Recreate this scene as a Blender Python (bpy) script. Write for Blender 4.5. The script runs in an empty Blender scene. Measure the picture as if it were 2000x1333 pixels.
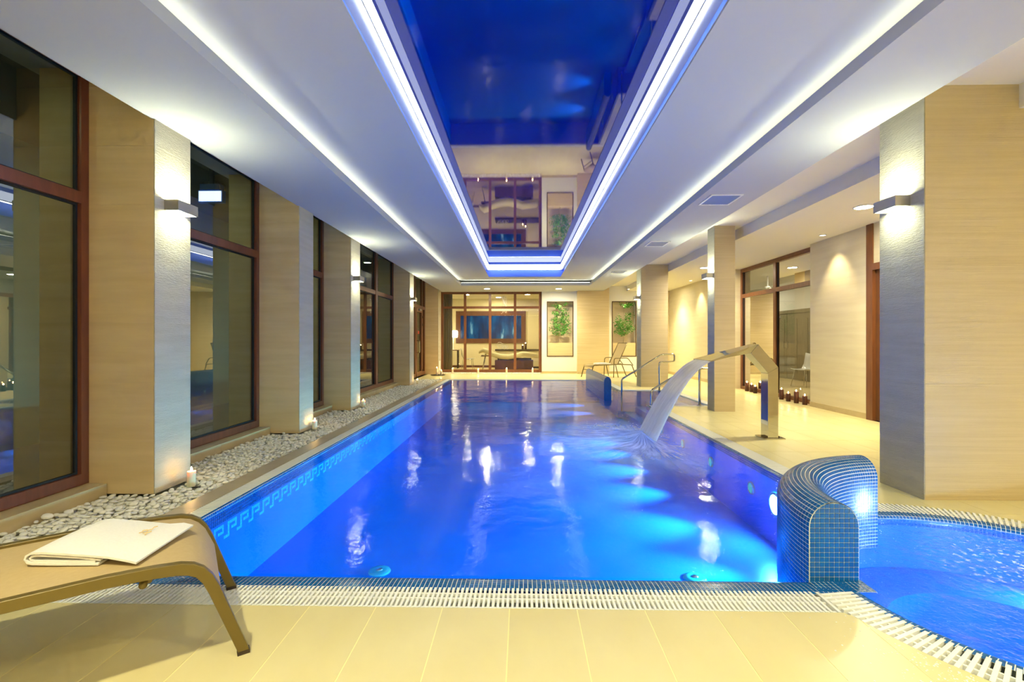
import bpy, bmesh, math, random
from mathutils import Vector, Matrix, Euler
random.seed(7)
sc = bpy.context.scene
col = sc.collection
PI = math.pi

# ---------------------------------------------------------------- camera
F = 920.0
cam_d = bpy.data.cameras.new('camera'); cam = bpy.data.objects.new('camera', cam_d); col.objects.link(cam)
cam_d.sensor_width = 36.0; cam_d.lens = 36.0 * F / 2000.0
cam_d.shift_y = -2.5 / 2000.0
cam_d.clip_start = 0.02; cam_d.clip_end = 200
cam.location = (0, 0, 1.21)
cam.rotation_euler = (PI / 2, 0, math.atan(20.0 / F))
sc.camera = cam

# ---------------------------------------------------------------- world, exposure
w = bpy.data.worlds.new('night'); sc.world = w; w.use_nodes = True
w.node_tree.nodes['Background'].inputs[0].default_value = (0.15, 0.25, 0.5, 1)
w.node_tree.nodes['Background'].inputs[1].default_value = 0.02
sc.view_settings.view_transform = 'Standard'; sc.view_settings.look = 'None'
sc.view_settings.gamma = 1.0; sc.view_settings.use_curve_mapping = False
sc.view_settings.exposure = 0.42
sc.cycles.use_denoising = True
sc.cycles.sample_clamp_indirect = 8.0
sc.cycles.use_adaptive_sampling = True; sc.cycles.adaptive_threshold = 0.12; sc.cycles.adaptive_min_samples = 16
sc.cycles.max_bounces = 7; sc.cycles.diffuse_bounces = 3; sc.cycles.glossy_bounces = 4
sc.cycles.transparent_max_bounces = 24

# light levels (lamps of the place and lamps added for brightness)
L_COVE = 9.5; L_TRAY = 12.0; L_SCONCE = 65.0; L_DOWN = 350.0; L_POOL = 420.0; L_STRIP = 110.0; L_BEAM = 560.0; L_TUB = 400.0
L_FARROOM = 300.0; L_RIGHTROOM = 90.0
C_WARM = (1.0, 0.83, 0.50); C_COVE = (0.97, 1.0, 0.76); C_TRAY = (0.80, 0.87, 1.0); C_SCONCE = (0.95, 1.0, 0.66)
C_POOL = (0.08, 0.66, 1.0)

# ---------------------------------------------------------------- material helpers
def mat(name, color=(0.8, 0.8, 0.8), rough=0.5, metal=0.0, ior=1.5, emit=None, estr=0.0, spec=0.5):
    m = bpy.data.materials.new(name); m.use_nodes = True
    b = m.node_tree.nodes['Principled BSDF']
    b.inputs['Base Color'].default_value = (*color, 1); b.inputs['Roughness'].default_value = rough
    b.inputs['Metallic'].default_value = metal; b.inputs['IOR'].default_value = ior
    b.inputs['Specular IOR Level'].default_value = spec
    if emit:
        b.inputs['Emission Color'].default_value = (*emit, 1); b.inputs['Emission Strength'].default_value = estr
    return m
def nd(m, t, **kw):
    n = m.node_tree.nodes.new(t)
    for k, v in kw.items(): setattr(n, k, v)
    return n
def lk(m, a, b): m.node_tree.links.new(a, b)
def bsdf(m): return m.node_tree.nodes['Principled BSDF']
def coords(m, scale=(1, 1, 1), rand=False):
    tc = nd(m, 'ShaderNodeTexCoord'); mp = nd(m, 'ShaderNodeMapping'); mp.inputs['Scale'].default_value = scale
    lk(m, tc.outputs['Object'], mp.inputs['Vector'])
    if rand:
        oi = nd(m, 'ShaderNodeObjectInfo'); mu = nd(m, 'ShaderNodeMath', operation='MULTIPLY'); mu.inputs[1].default_value = 37.0
        lk(m, oi.outputs['Random'], mu.inputs[0]); lk(m, mu.outputs[0], mp.inputs['Location'])
    return mp.outputs['Vector']
def noise(m, vec, scale, detail=4, rough=0.55):
    n = nd(m, 'ShaderNodeTexNoise'); n.inputs['Scale'].default_value = scale; n.inputs['Detail'].default_value = detail
    n.inputs['Roughness'].default_value = rough; lk(m, vec, n.inputs['Vector']); return n.outputs['Fac']
def ramp(m, fac, stops):
    r = nd(m, 'ShaderNodeValToRGB'); e = r.color_ramp.elements
    while len(e) < len(stops): e.new(0.5)
    for i, (p, c) in enumerate(stops): e[i].position = p; e[i].color = (*c, 1)
    lk(m, fac, r.inputs['Fac']); return r.outputs['Color']
def bump(m, h, strength, dist=0.01):
    b = nd(m, 'ShaderNodeBump'); b.inputs['Strength'].default_value = strength; b.inputs['Distance'].default_value = dist
    lk(m, h, b.inputs['Height']); return b.outputs['Normal']
def stone(name, a, b_, scale=(1, 1, 1), nscale=3.0, rough=0.4, bumpS=0.0, bscale=None, lo=0.35, hi=0.7, rand=True):
    m = mat(name, a, rough)
    v = coords(m, scale, rand)
    f = noise(m, v, nscale, 6)
    lk(m, ramp(m, f, [(lo, a), (hi, b_)]), bsdf(m).inputs['Base Color'])
    if bumpS:
        v2 = coords(m, bscale or scale, rand); f2 = noise(m, v2, 6.0, 6, 0.65)
        lk(m, bump(m, f2, bumpS, 0.02), bsdf(m).inputs['Normal'])
    return m
def emitter(name, c, s):
    m = bpy.data.materials.new(name); m.use_nodes = True; nt = m.node_tree; nt.nodes.clear()
    e = nt.nodes.new('ShaderNodeEmission'); o = nt.nodes.new('ShaderNodeOutputMaterial')
    e.inputs[0].default_value = (*c, 1); e.inputs[1].default_value = s; nt.links.new(e.outputs[0], o.inputs[0]); return m

M = {}
M['floor'] = stone('floor_stone', (0.74, 0.655, 0.34), (0.68, 0.585, 0.28), (1, 0.6, 1), 2.2, 0.32)
M['grout'] = mat('floor_grout', (0.92, 0.83, 0.42), 0.8)
M['stone_front'] = stone('honed_streaked_stone', (0.78, 0.59, 0.31), (0.69, 0.50, 0.24), (0.5, 0.5, 5), 2.4, 0.45)
M['stone_rib'] = stone('combed_stone', (0.64, 0.57, 0.43), (0.57, 0.50, 0.36), (0.6, 0.6, 6), 3.0, 0.8, 0.6, (4, 4, 22))
M['stone_rib_shaded'] = stone('combed_stone_shaded', (0.50, 0.46, 0.35), (0.44, 0.40, 0.30), (0.6, 0.6, 6), 3.0, 0.8, 0.75, (4, 4, 22))  # darker copy of the combed stone: shade on the column faces put into the colour
M['stone_line'] = stone('lined_stone', (0.60, 0.48, 0.28), (0.54, 0.42, 0.23), (0.3, 0.3, 10), 3.0, 0.5, 0.22, (0.3, 0.3, 22))
M['joint'] = mat('tile_joint', (0.62, 0.50, 0.31), 0.8)
M['sill'] = stone('sill_stone', (0.62, 0.49, 0.27), (0.52, 0.40, 0.20), (1, 1, 3), 3.0, 0.4)
M['kerb'] = stone('kerb_stone', (0.50, 0.41, 0.26), (0.44, 0.35, 0.21), (1, 1, 1), 3.0, 0.4)
M['paint'] = mat('ceiling_paint', (0.50, 0.50, 0.50), 0.75)
M['paint_warm'] = mat('warm_paint', (0.82, 0.77, 0.64), 0.75)
M['plaster'] = stone('wall_plaster', (0.78, 0.69, 0.46), (0.72, 0.62, 0.40), (0.5, 0.5, 6), 2.0, 0.7, 0.12, (0.3, 0.3, 16), rand=False)
M['plaster_tan'] = stone('tan_plaster', (0.70, 0.55, 0.30), (0.63, 0.48, 0.24), (0.4, 0.4, 8), 2.5, 0.6, 0.15, (0.3, 0.3, 16), rand=False)
M['white_wall'] = mat('white_wall_paint', (0.84, 0.83, 0.78), 0.7)
M['outside'] = mat('outside_render', (0.10, 0.10, 0.09), 0.9)
M['court'] = mat('court_render', (0.30, 0.36, 0.30), 0.9)
M['reveal'] = mat('outside_reveal', (0.30, 0.28, 0.18), 0.9)
def wood(name, a, b_, rough=0.35):
    m = mat(name, a, rough); v = coords(m, (6, 6, 0.8), True); f = noise(m, v, 4, 5)
    lk(m, ramp(m, f, [(0.35, a), (0.7, b_)]), bsdf(m).inputs['Base Color']); return m
M['frame'] = wood('mahogany_frame', (0.20, 0.055, 0.026), (0.15, 0.040, 0.02))
M['frame_warm'] = wood('orange_brown_frame', (0.21, 0.075, 0.026), (0.16, 0.055, 0.02))
M['gasket'] = mat('black_gasket', (0.01, 0.01, 0.012), 0.6)
M['chrome'] = mat('polished_steel', (0.60, 0.59, 0.53), 0.06, 1.0)
M['steel'] = mat('brushed_steel', (0.55, 0.55, 0.52), 0.3, 1.0)
M['sconce'] = mat('sconce_metal', (0.42, 0.38, 0.30), 0.4, 0.6)
M['plastic'] = mat('white_plastic', (0.92, 0.92, 0.84), 0.4)
M['channel'] = mat('gutter_channel', (0.72, 0.72, 0.56), 0.6)
M['tile'] = stone('blue_mosaic_tile', (0.0, 0.085, 0.30), (0.0, 0.12, 0.38), (1, 1, 1), 30, 0.22, rand=False)
M['tile_light'] = mat('light_blue_tile', (0.06, 0.46, 1.0), 0.2)
M['tgrout'] = mat('mosaic_grout', (0.85, 0.88, 0.74), 0.7)
M['basin'] = stone('pool_blue_tile', (0.0, 0.14, 0.62), (0.0, 0.165, 0.70), (1, 1, 1), 1.2, 0.3, rand=False)
M['pool_lamp'] = emitter('pool_lamp', C_POOL, L_POOL)
M['added_wash_lens'] = emitter('added_underwater_led', C_POOL, L_STRIP)
M['tub_lamp'] = emitter('tub_lamp', (0.45, 0.70, 1.0), L_TUB)
M['led_cove'] = emitter('cove_led', C_COVE, L_COVE)
M['led_tray'] = emitter('tray_led', C_TRAY, L_TRAY)
M['led_profile'] = emitter('tray_profile', (0.72, 0.80, 1.0), 1.7)
M['sconce_glow'] = emitter('sconce_glow', C_SCONCE, L_SCONCE)
M['sconce_up'] = emitter('sconce_up_glow', C_SCONCE, L_SCONCE * 1.9)
M['down_fill'] = emitter('downlight_fill_glow', (1.0, 0.93, 0.66), 200.0)
M['down_glow'] = emitter('downlight_glow', (1.0, 0.92, 0.64), 420.0)
M['spot_glow'] = emitter('spot_glow', (1.0, 0.9, 0.65), 14.0)
M['flame'] = emitter('flame', (1.0, 0.58, 0.20), 240.0)
M['wax'] = mat('white_wax', (0.86, 0.76, 0.55), 0.5)
bsdf(M['wax']).inputs['Subsurface Weight'].default_value = 0.3
M['wax_dark'] = mat('brown_wax', (0.075, 0.022, 0.013), 0.45)
M['wick'] = mat('wick', (0.02, 0.015, 0.01), 0.9)
M['sling'] = stone('tan_sling', (0.54, 0.40, 0.19), (0.51, 0.37, 0.17), (1, 1, 1), 60, 0.6, rand=False)
M['lounger'] = mat('bronze_painted_metal', (0.155, 0.11, 0.026), 0.38, 0.2)
M['rubber'] = mat('dark_cap', (0.04, 0.025, 0.015), 0.6)
M['towel'] = stone('white_cotton', (0.86, 0.84, 0.78), (0.82, 0.80, 0.73), (1, 1, 1), 120, 0.9, 0.3, (3, 3, 3), rand=False)
M['gold'] = mat('gold_thread', (0.85, 0.60, 0.22), 0.6)
M['leaf'] = stone('leaf', (0.05, 0.22, 0.02), (0.14, 0.40, 0.05), (1, 1, 1), 9, 0.5, rand=False)
M['bark'] = mat('pale_bark', (0.45, 0.36, 0.24), 0.8)
M['niche'] = mat('niche_back', (0.70, 0.58, 0.40), 0.8)
M['dark_frame'] = mat('dark_wood_trim', (0.10, 0.05, 0.02), 0.5)
M['brown'] = wood('brown_wood', (0.16, 0.06, 0.022), (0.11, 0.04, 0.016), 0.4)
M['dark_brown'] = mat('dark_brown_wood', (0.04, 0.02, 0.012), 0.4)
M['cream'] = mat('cream_leather', (0.82, 0.74, 0.44), 0.5)
M['cream_wall'] = mat('cream_paint', (0.80, 0.73, 0.48), 0.8)
M['curtain'] = mat('grey_curtain', (0.42, 0.38, 0.28), 0.8)
M['olive_door'] = wood('olive_grey_door', (0.26, 0.22, 0.13), (0.21, 0.175, 0.10), 0.4)
M['clear'] = mat('clear_plastic', (0.8, 0.8, 0.75), 0.15)
M['white_metal'] = mat('white_metal', (0.85, 0.85, 0.82), 0.4)
M['red'] = mat('red_print', (0.6, 0.05, 0.03), 0.6)
M['sign_glow'] = emitter('sign_glow', (0.55, 0.72, 1.0), 2.2)
M['sign_box'] = mat('sign_box', (0.02, 0.12, 0.55), 0.5)
M['lampshade'] = emitter('lampshade_glow', (1.0, 0.90, 0.62), 6.0)
M['room_glow'] = emitter('far_room_light', (1.0, 0.86, 0.52), L_FARROOM)
M['room2_glow'] = emitter('side_room_light', (1.0, 0.92, 0.68), L_RIGHTROOM)

m = stone('pebble_white', (0.92, 0.89, 0.78), (0.84, 0.80, 0.66), (1, 1, 1), 6, 0.55); M['pebble'] = m
# stretch foil ceiling: dark blue lacquer
m = mat('blue_stretch_foil', (0.0, 0.004, 0.20), 0.03, 0.0, 2.4); M['foil'] = m
# window glass: clear, with double pane reflection
def glass(name, ior, tint):
    m = bpy.data.materials.new(name); m.use_nodes = True; nt = m.node_tree; nt.nodes.clear()
    o = nt.nodes.new('ShaderNodeOutputMaterial'); mx = nt.nodes.new('ShaderNodeMixShader')
    t = nt.nodes.new('ShaderNodeBsdfTransparent'); g = nt.nodes.new('ShaderNodeBsdfGlossy'); fr = nt.nodes.new('ShaderNodeFresnel')
    t.inputs[0].default_value = (*tint, 1); g.inputs['Roughness'].default_value = 0.01; fr.inputs[0].default_value = ior
    nt.links.new(fr.outputs[0], mx.inputs[0]); nt.links.new(t.outputs[0], mx.inputs[1]); nt.links.new(g.outputs[0], mx.inputs[2])
    nt.links.new(mx.outputs[0], o.inputs[0]); return m
M['glass'] = glass('double_glazing', 3.2, (0.80, 0.88, 0.78))
M['glass_thin'] = glass('clear_glazing', 1.55, (0.95, 0.96, 0.92))
# water surface
def water_mat(name, s1, s2, k2, strength):
    m = bpy.data.materials.new(name); m.use_nodes = True; nt = m.node_tree; nt.nodes.clear()
    o = nt.nodes.new('ShaderNodeOutputMaterial'); mx = nt.nodes.new('ShaderNodeMixShader')
    t = nt.nodes.new('ShaderNodeBsdfTransparent'); g = nt.nodes.new('ShaderNodeBsdfGlossy'); fr = nt.nodes.new('ShaderNodeFresnel')
    t.inputs[0].default_value = (0.86, 0.95, 1.0, 1); g.inputs['Roughness'].default_value = 0.04; fr.inputs[0].default_value = 1.24
    v = coords(m, (1, 1, 1))
    n1 = noise(m, v, s1, 3, 0.5); n2 = noise(m, v, s2, 3, 0.6)
    mu = nd(m, 'ShaderNodeMath', operation='MULTIPLY_ADD'); mu.inputs[1].default_value = k2
    lk(m, n2, mu.inputs[0]); lk(m, n1, mu.inputs[2])
    b = bump(m, mu.outputs[0], strength, 0.05)
    lk(m, b, g.inputs['Normal']); lk(m, b, fr.inputs['Normal'])
    lk(m, fr.outputs[0], mx.inputs[0]); lk(m, t.outputs[0], mx.inputs[1]); lk(m, g.outputs[0], mx.inputs[2]); lk(m, mx.outputs[0], o.inputs[0])
    return m
M['water'] = water_mat('pool_water', 1.7, 26.0, 0.09, 0.30)
M['tub_water'] = water_mat('tub_water', 6.0, 26.0, 0.45, 0.7)
# white water: milky, partly clear
def white_water(name, lo, hi, scale, base=(0.80, 0.84, 0.84)):
    m = bpy.data.materials.new(name); m.use_nodes = True; nt = m.node_tree; nt.nodes.clear()
    o = nt.nodes.new('ShaderNodeOutputMaterial'); mx = nt.nodes.new('ShaderNodeMixShader'); m2 = nt.nodes.new('ShaderNodeMixShader')
    t = nt.nodes.new('ShaderNodeBsdfTransparent'); d = nt.nodes.new('ShaderNodeBsdfDiffuse'); tr = nt.nodes.new('ShaderNodeBsdfTranslucent')
    d.inputs[0].default_value = (*base, 1); tr.inputs[0].default_value = (*base, 1); m2.inputs[0].default_value = 0.3
    lk(m, d.outputs[0], m2.inputs[1]); lk(m, tr.outputs[0], m2.inputs[2])
    v = coords(m, scale); f = noise(m, v, 5, 4)
    mr = nd(m, 'ShaderNodeMapRange'); mr.inputs[1].default_value = 0.3; mr.inputs[2].default_value = 0.7
    mr.inputs[3].default_value = lo; mr.inputs[4].default_value = hi; lk(m, f, mr.inputs[0])
    lk(m, mr.outputs[0], mx.inputs[0]); lk(m, t.outputs[0], mx.inputs[1]); lk(m, m2.outputs[0], mx.inputs[2]); lk(m, mx.outputs[0], o.inputs[0])
    return m, mr, mx, f
M['sheet'] = white_water('falling_water', 0.62, 0.88, (0.8, 3.5, 0.4), (0.95, 0.93, 0.84))[0]

# ---------------------------------------------------------------- object helpers
def tag(o, label=None, cat=None, group=None, kind=None):
    if label: o['label'] = label
    if cat: o['category'] = cat
    if group: o['group'] = group
    if kind: o['kind'] = kind
    return o
ORG = {}
def empty(name, loc=(0, 0, 0), rz=0.0, label=None, cat=None, group=None, kind=None):
    o = bpy.data.objects.new(name, None); col.objects.link(o); o.location = loc; o.rotation_euler = (0, 0, rz)
    o.empty_display_size = 0.1; ORG[o] = Vector(loc); return tag(o, label, cat, group, kind)
class MB:
    def __init__(s): s.v = []; s.f = []
    def add(s, vs, fs):
        n = len(s.v); s.v += [tuple(p) for p in vs]; s.f += [tuple(i + n for i in f) for f in fs]; return s
    def box(s, x0, x1, y0, y1, z0, z1):
        return s.add([(x0, y0, z0), (x1, y0, z0), (x1, y1, z0), (x0, y1, z0), (x0, y0, z1), (x1, y0, z1), (x1, y1, z1), (x0, y1, z1)],
                     [(0, 3, 2, 1), (4, 5, 6, 7), (0, 1, 5, 4), (1, 2, 6, 5), (2, 3, 7, 6), (3, 0, 4, 7)])
    def prism(s, poly, z0, z1):
        n = len(poly)
        return s.add([(x, y, z0) for x, y in poly] + [(x, y, z1) for x, y in poly],
                     [tuple(range(n - 1, -1, -1)), tuple(range(n, 2 * n))] + [(i, (i + 1) % n, n + (i + 1) % n, n + i) for i in range(n)])
    def loft(s, secs, cap=True, closed=True):
        n = len(secs[0]); vs = [p for q in secs for p in q]; fs = []
        for k in range(len(secs) - 1):
            for i in range(n if closed else n - 1):
                j = (i + 1) % n; fs.append((k * n + i, k * n + j, (k + 1) * n + j, (k + 1) * n + i))
        if cap and closed: fs += [tuple(range(n - 1, -1, -1)), tuple(range((len(secs) - 1) * n, len(secs) * n))]
        return s.add(vs, fs)
    def tube(s, pts, r, n=10, cap=True):
        pts = [Vector(p) for p in pts]; secs = []
        up = None
        for i, p in enumerate(pts):
            a = pts[max(i - 1, 0)]; b = pts[min(i + 1, len(pts) - 1)]; t = (b - a).normalized()
            if up is None:
                up = Vector((0, 0, 1)) if abs(t.z) < 0.9 else Vector((1, 0, 0))
            u = (up - t * up.dot(t)).normalized(); up = u; vv = t.cross(u)
            rr = r[i] if isinstance(r, (list, tuple)) else r
            secs.append([p + (u * math.cos(2 * PI * k / n) + vv * math.sin(2 * PI * k / n)) * rr for k in range(n)])
        return s.loft(secs, cap)
    def lathe(s, prof, c=(0, 0, 0), n=20):
        secs = [[(c[0] + r * math.cos(2 * PI * k / n), c[1] + r * math.sin(2 * PI * k / n), c[2] + z) for k in range(n)] for r, z in prof]
        return s.loft(secs, True)
    def poly(s, pts): return s.add(pts, [tuple(range(len(pts)))])
    def build(s, name, m, parent=None, smooth=False, bevel=0.0, loc=None, local=False, kind=None, auto=None):
        me = bpy.data.meshes.new(name)
        o0 = Vector((0, 0, 0)) if local else (ORG.get(parent, Vector((0, 0, 0))) if parent else (Vector(loc) if loc else Vector((0, 0, 0))))
        me.from_pydata([(p[0] - o0[0], p[1] - o0[1], p[2] - o0[2]) for p in s.v], [], s.f)
        bm = bmesh.new(); bm.from_mesh(me); bmesh.ops.recalc_face_normals(bm, faces=bm.faces); bm.to_mesh(me); bm.free()
        if len(me.polygons) == 1 and abs(me.polygons[0].normal.z) > 0.9 and me.polygons[0].normal.z < 0: me.flip_normals()
        me.materials.append(m)
        if smooth: me.polygons.foreach_set('use_smooth', [True] * len(me.polygons))
        if smooth and auto: me.set_sharp_from_angle(angle=auto)
        o = bpy.data.objects.new(name, me); col.objects.link(o)
        if parent: o.parent = parent
        else: o.location = o0
        ORG[o] = o0 if not parent else ORG.get(parent, Vector((0, 0, 0)))
        if bevel:
            b = o.modifiers.new('edge', 'BEVEL'); b.width = bevel; b.segments = 2; b.limit_method = 'ANGLE'
        if kind: o['kind'] = kind
        return o
def box(name, m, parent, *d, **k): return MB().box(*d).build(name, m, parent, **k)
def copy_tree(o, parent=None):
    c = o.copy(); col.objects.link(c); c.parent = parent; ORG[c] = ORG.get(o, Vector((0, 0, 0)))
    for ch in list(o.children): copy_tree(ch, c)
    return c
def place(o, d, label=None, group=None):
    c = copy_tree(o); c.location = Vector(o.location) + Vector(d)
    if label: c['label'] = label
    if group: c['group'] = group
    return c
def clip_convex(poly, clip):
    out = list(poly)
    for i in range(len(clip)):
        a, b = clip[i], clip[(i + 1) % len(clip)]
        inp, out = out, []
        if not inp: return []
        def side(p): return (b[0] - a[0]) * (p[1] - a[1]) - (b[1] - a[1]) * (p[0] - a[0])
        for k in range(len(inp)):
            p, q = inp[k], inp[(k + 1) % len(inp)]; sp, sq = side(p), side(q)
            if sp >= 0: out.append(p)
            if (sp >= 0) != (sq >= 0):
                t = sp / (sp - sq); out.append((p[0] + (q[0] - p[0]) * t, p[1] + (q[1] - p[1]) * t))
    return out
def smooth_path(pts, rad, seg=6):
    """polyline with rounded corners"""
    P = [Vector(p) for p in pts]; out = [P[0]]
    for i in range(1, len(P) - 1):
        a = (P[i - 1] - P[i]); b = (P[i + 1] - P[i]); r = min(rad, a.length * 0.48, b.length * 0.48)
        p0 = P[i] + a.normalized() * r; p1 = P[i] + b.normalized() * r
        for k in range(seg + 1):
            t = k / seg; out.append(p0 * (1 - t) ** 2 + P[i] * 2 * t * (1 - t) + p1 * t * t)
    out.append(P[-1]); return out
def project(x, y, z):
    T = math.atan(20.0 / F); c, s = math.cos(T), math.sin(T)
    f = -s * x + c * y
    if f < 0.2: return None
    return (1000 + F * (c * x + s * y) / f, 664 - F * (z - 1.21) / f)

# ---------------------------------------------------------------- plan
XL, XR = -2.17, 2.29            # pool sides
YN, YF = 2.435, 14.25           # pool ends
YG0, YG1 = 2.12, 2.29           # grate at the near end
TC = (2.53, 2.42); TR = 0.89    # round tub
RG0, RG1 = 0.96, 1.13           # its grate ring
AX, AY0, AY1 = 3.45, 8.75, 11.36  # stair alcove
ZW = -0.015
ZB = -0.66
YW = 17.0                       # end wall
XW = 5.24                       # wall with the side window
YBK = -3.6
XG = -3.40                      # glazing line
ZS, ZU, ZR, ZM = 2.94, 3.12, 3.13, 3.55

# ================================================================ FLOOR
floor = empty('floor', (0, 0, 0), 0, 'beige stone tile deck around the pool', 'floor', None, 'structure')
def pieces(x0, x1, y0, y1, n=10):
    """the part of a rectangle outside the tub ring, as lists of polygons (lower, upper)"""
    R = RG1; cx, cy = TC
    if x1 <= cx - R or x0 >= cx + R or y1 <= cy - R or y0 >= cy + R: return [[(x0, y0), (x1, y0), (x1, y1), (x0, y1)]]
    xs = [x0 + (x1 - x0) * i / n for i in range(n + 1)]
    for e in (cx - R, cx + R):
        if x0 < e < x1: xs.append(e)
    xs.sort(); lo = []; up = []
    for x in xs:
        d2 = R * R - (x - cx) ** 2; h = math.sqrt(d2) if d2 > 0 else 0.0
        lo.append((x, min(y1, cy - h))); up.append((x, max(y0, cy + h)))
    res = []
    for seq, edge, lower in ((lo, y0, True), (up, y1, False)):
        run = []
        for x, y in seq + [(None, None)]:
            ok = x is not None and (y > edge + 1e-4 if lower else y < edge - 1e-4)
            if ok: run.append((x, y))
            elif run:
                if len(run) > 1:
                    b = [(p[0], edge) for p in run]
                    res.append(b + run[::-1] if lower else run + b[::-1])
                run = []
    return res
regions = [(-3.30, 1.40, YBK, YG0), (1.40, 2.51, YBK, YG0), (2.51, XW, YBK, 8.60), (3.62, XW, 8.60, 11.52), (2.51, XW, 11.52, 14.42), (-3.30, XW, 14.42, YW)]
gb = MB()
for r in regions:
    for p in pieces(*r, n=24): gb.prism(p, -0.12, -0.0012)
gb.build('grout_bed', M['grout'], floor)
TW = 0.3025; XJ = -0.057
tiles = []
def tile_region(x0, x1, y0, y1, tl=0.605):
    k0 = math.floor((x0 - XJ) / TW); k1 = math.ceil((x1 - XJ) / TW)
    j0 = math.floor((y0 - YG0) / tl); j1 = math.ceil((y1 - YG0) / tl)
    for k in range(k0, k1):
        for j in range(j0, j1):
            a0, a1 = max(x0, XJ + k * TW), min(x1, XJ + (k + 1) * TW)
            b0, b1 = max(y0, YG0 + j * tl), min(y1, YG0 + (j + 1) * tl)
            g = 0.0024
            if a1 - a0 < 0.02 or b1 - b0 < 0.02: continue
            for p in pieces(a0 + g, a1 - g, b0 + g, b1 - g):
                if len(p) > 2: tiles.append(p)
for r in ((-3.30, 2.51, YBK, YG0), (2.51, XW, YBK, 8.60), (3.62, XW, 8.60, 11.52), (2.51, XW, 11.52, 14.42), (-3.30, XW, 14.42, YW)): tile_region(*r)
def seen_key(p):
    cx = sum(q[0] for q in p) / len(p); cy = sum(q[1] for q in p) / len(p)
    best = 1e9
    for q in p + [(cx, cy)]:
        pr = project(q[0], q[1], 0)
        if pr and -20 < pr[0] < 2020 and pr[1] < 1345: best = min(best, math.hypot(cx, cy))
    return best
tiles.sort(key=seen_key)
for p in tiles[:290]: MB().prism(p, -0.0011, 0.0).build('tile', M['floor'], floor)
tb = MB()
for p in tiles[290:]: tb.prism(p, -0.0011, 0.0)
tb.build('tile_field', M['floor'], floor, kind='stuff')

# ================================================================ CEILING
ceil = empty('ceiling', (0, 0, 0), 0, 'stepped white ceiling with lit coves and a glossy blue stretch panel', 'ceiling', None, 'structure')
Y0c, Y1c = -1.2, 15.0            # outer cove
OXL, OXR = -1.95, 2.15
TXL, TXR, TY0, TY1 = -1.02, 1.165, -0.4, 14.4
c = MB()                         # lower outer panel, a ring with a real edge
c.box(-2.90, OXL, YBK, YW, ZS, ZS + 0.09); c.box(OXR, 2.87, YBK, YW, ZS, ZS + 0.09)
c.box(OXL, OXR, YBK, Y0c, ZS, ZS + 0.09); c.box(OXL, OXR, Y1c, YW, ZS, ZS + 0.09)
c.build('outer_panel', M['paint'], ceil)
c = MB()
c.box(-2.6, TXL, YBK, YW, ZU, ZU + 0.02); c.box(TXR, 2.6, YBK, YW, ZU, ZU + 0.02)
c.box(TXL, TXR, YBK, TY0, ZU, ZU + 0.02); c.box(TXL, TXR, TY1, YW, ZU, ZU + 0.02)
c.build('upper_panel', M['paint'], ceil)
c = MB()
c.box(-2.90, -2.60, YBK, YW, ZS + 0.09, 3.40); c.box(2.60, 2.87, YBK, YW, ZS + 0.09, 3.40)
c.build('panel_upstand', M['paint'], ceil)
g = 0.11
c = MB()
c.box(TXL - g - 0.05, TXL - g, TY0 - g, TY1 + g, ZU + 0.02, ZM + 0.05); c.box(TXR + g, TXR + g + 0.05, TY0 - g, TY1 + g, ZU + 0.02, ZM + 0.05)
c.box(TXL - g, TXR + g, TY1 + g, TY1 + g + 0.05, ZU + 0.02, ZM + 0.05); c.box(TXL - g, TXR + g, TY0 - g - 0.05, TY0 - g, ZU + 0.02, ZM + 0.05)
c.build('tray_wall', mat('tray_blue', (0.12, 0.25, 0.95), 0.4), ceil)  # one even blue over the whole tray wall
z0, z1 = 3.365, ZM - 0.005
c = MB()
c.box(TXL - g, TXL, TY0 - g, TY1 + g, z0, z0 + 0.012); c.box(TXR, TXR + g, TY0 - g, TY1 + g, z0, z0 + 0.012)
c.box(TXL, TXR, TY1, TY1 + g, z0, z0 + 0.012); c.box(TXL, TXR, TY0 - g, TY0, z0, z0 + 0.012)
c.build('tray_ledge', M['paint'], ceil)
box('stretch_panel', M['foil'], ceil, TXL - g, TXR + g, TY0 - g, TY1 + g, ZM, ZM + 0.02)
ORG[ceil] = Vector((0, 0, 0))
box('side_recess', M['paint_warm'], ceil, 2.87, 3.73, YBK, YW, ZR, ZR + 0.05)
c = MB(); c.box(3.73, XW + 0.4, YBK, YW, 2.95, 3.40); c.build('side_panel', M['paint_warm'], ceil)
box('glazing_recess', M['paint'], ceil, -3.9, -2.90, YBK, YW, 3.35, 3.40)
# inner LED: profile faces and a strip under the ledge
def strips(name, mat_, boxes, label, cat='light strip', group=None):
    b = MB()
    for q in boxes: b.box(*q)
    return tag(b.build(name, mat_), label, cat, group)
e = 0.008
strips('led_profile', M['led_profile'], [(TXL - e, TXL, TY0, TY1, z0 + 0.0125, z1 - 0.03), (TXR, TXR + e, TY0, TY1, z0 + 0.0125, z1 - 0.03),
        (TXL, TXR, TY1, TY1 + e, z0 + 0.0125, z1 - 0.03), (TXL, TXR, TY0 - e, TY0, z0 + 0.0125, z1 - 0.03)],
       'pale lavender light profile framing the glossy blue ceiling panel')
strips('led_strip', M['led_tray'], [(TXL - 0.03, TXL - 0.015, TY0, TY1, z0 - 0.012, z0 - 0.002), (TXR + 0.015, TXR + 0.03, TY0, TY1, z0 - 0.012, z0 - 0.002),
        (TXL, TXR, TY1 + 0.015, TY1 + 0.03, z0 - 0.012, z0 - 0.002), (TXL, TXR, TY0 - 0.03, TY0 - 0.015, z0 - 0.012, z0 - 0.002)],
       'cool white light strip under the ledge of the blue ceiling tray')
zc = ZS + 0.09
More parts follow.
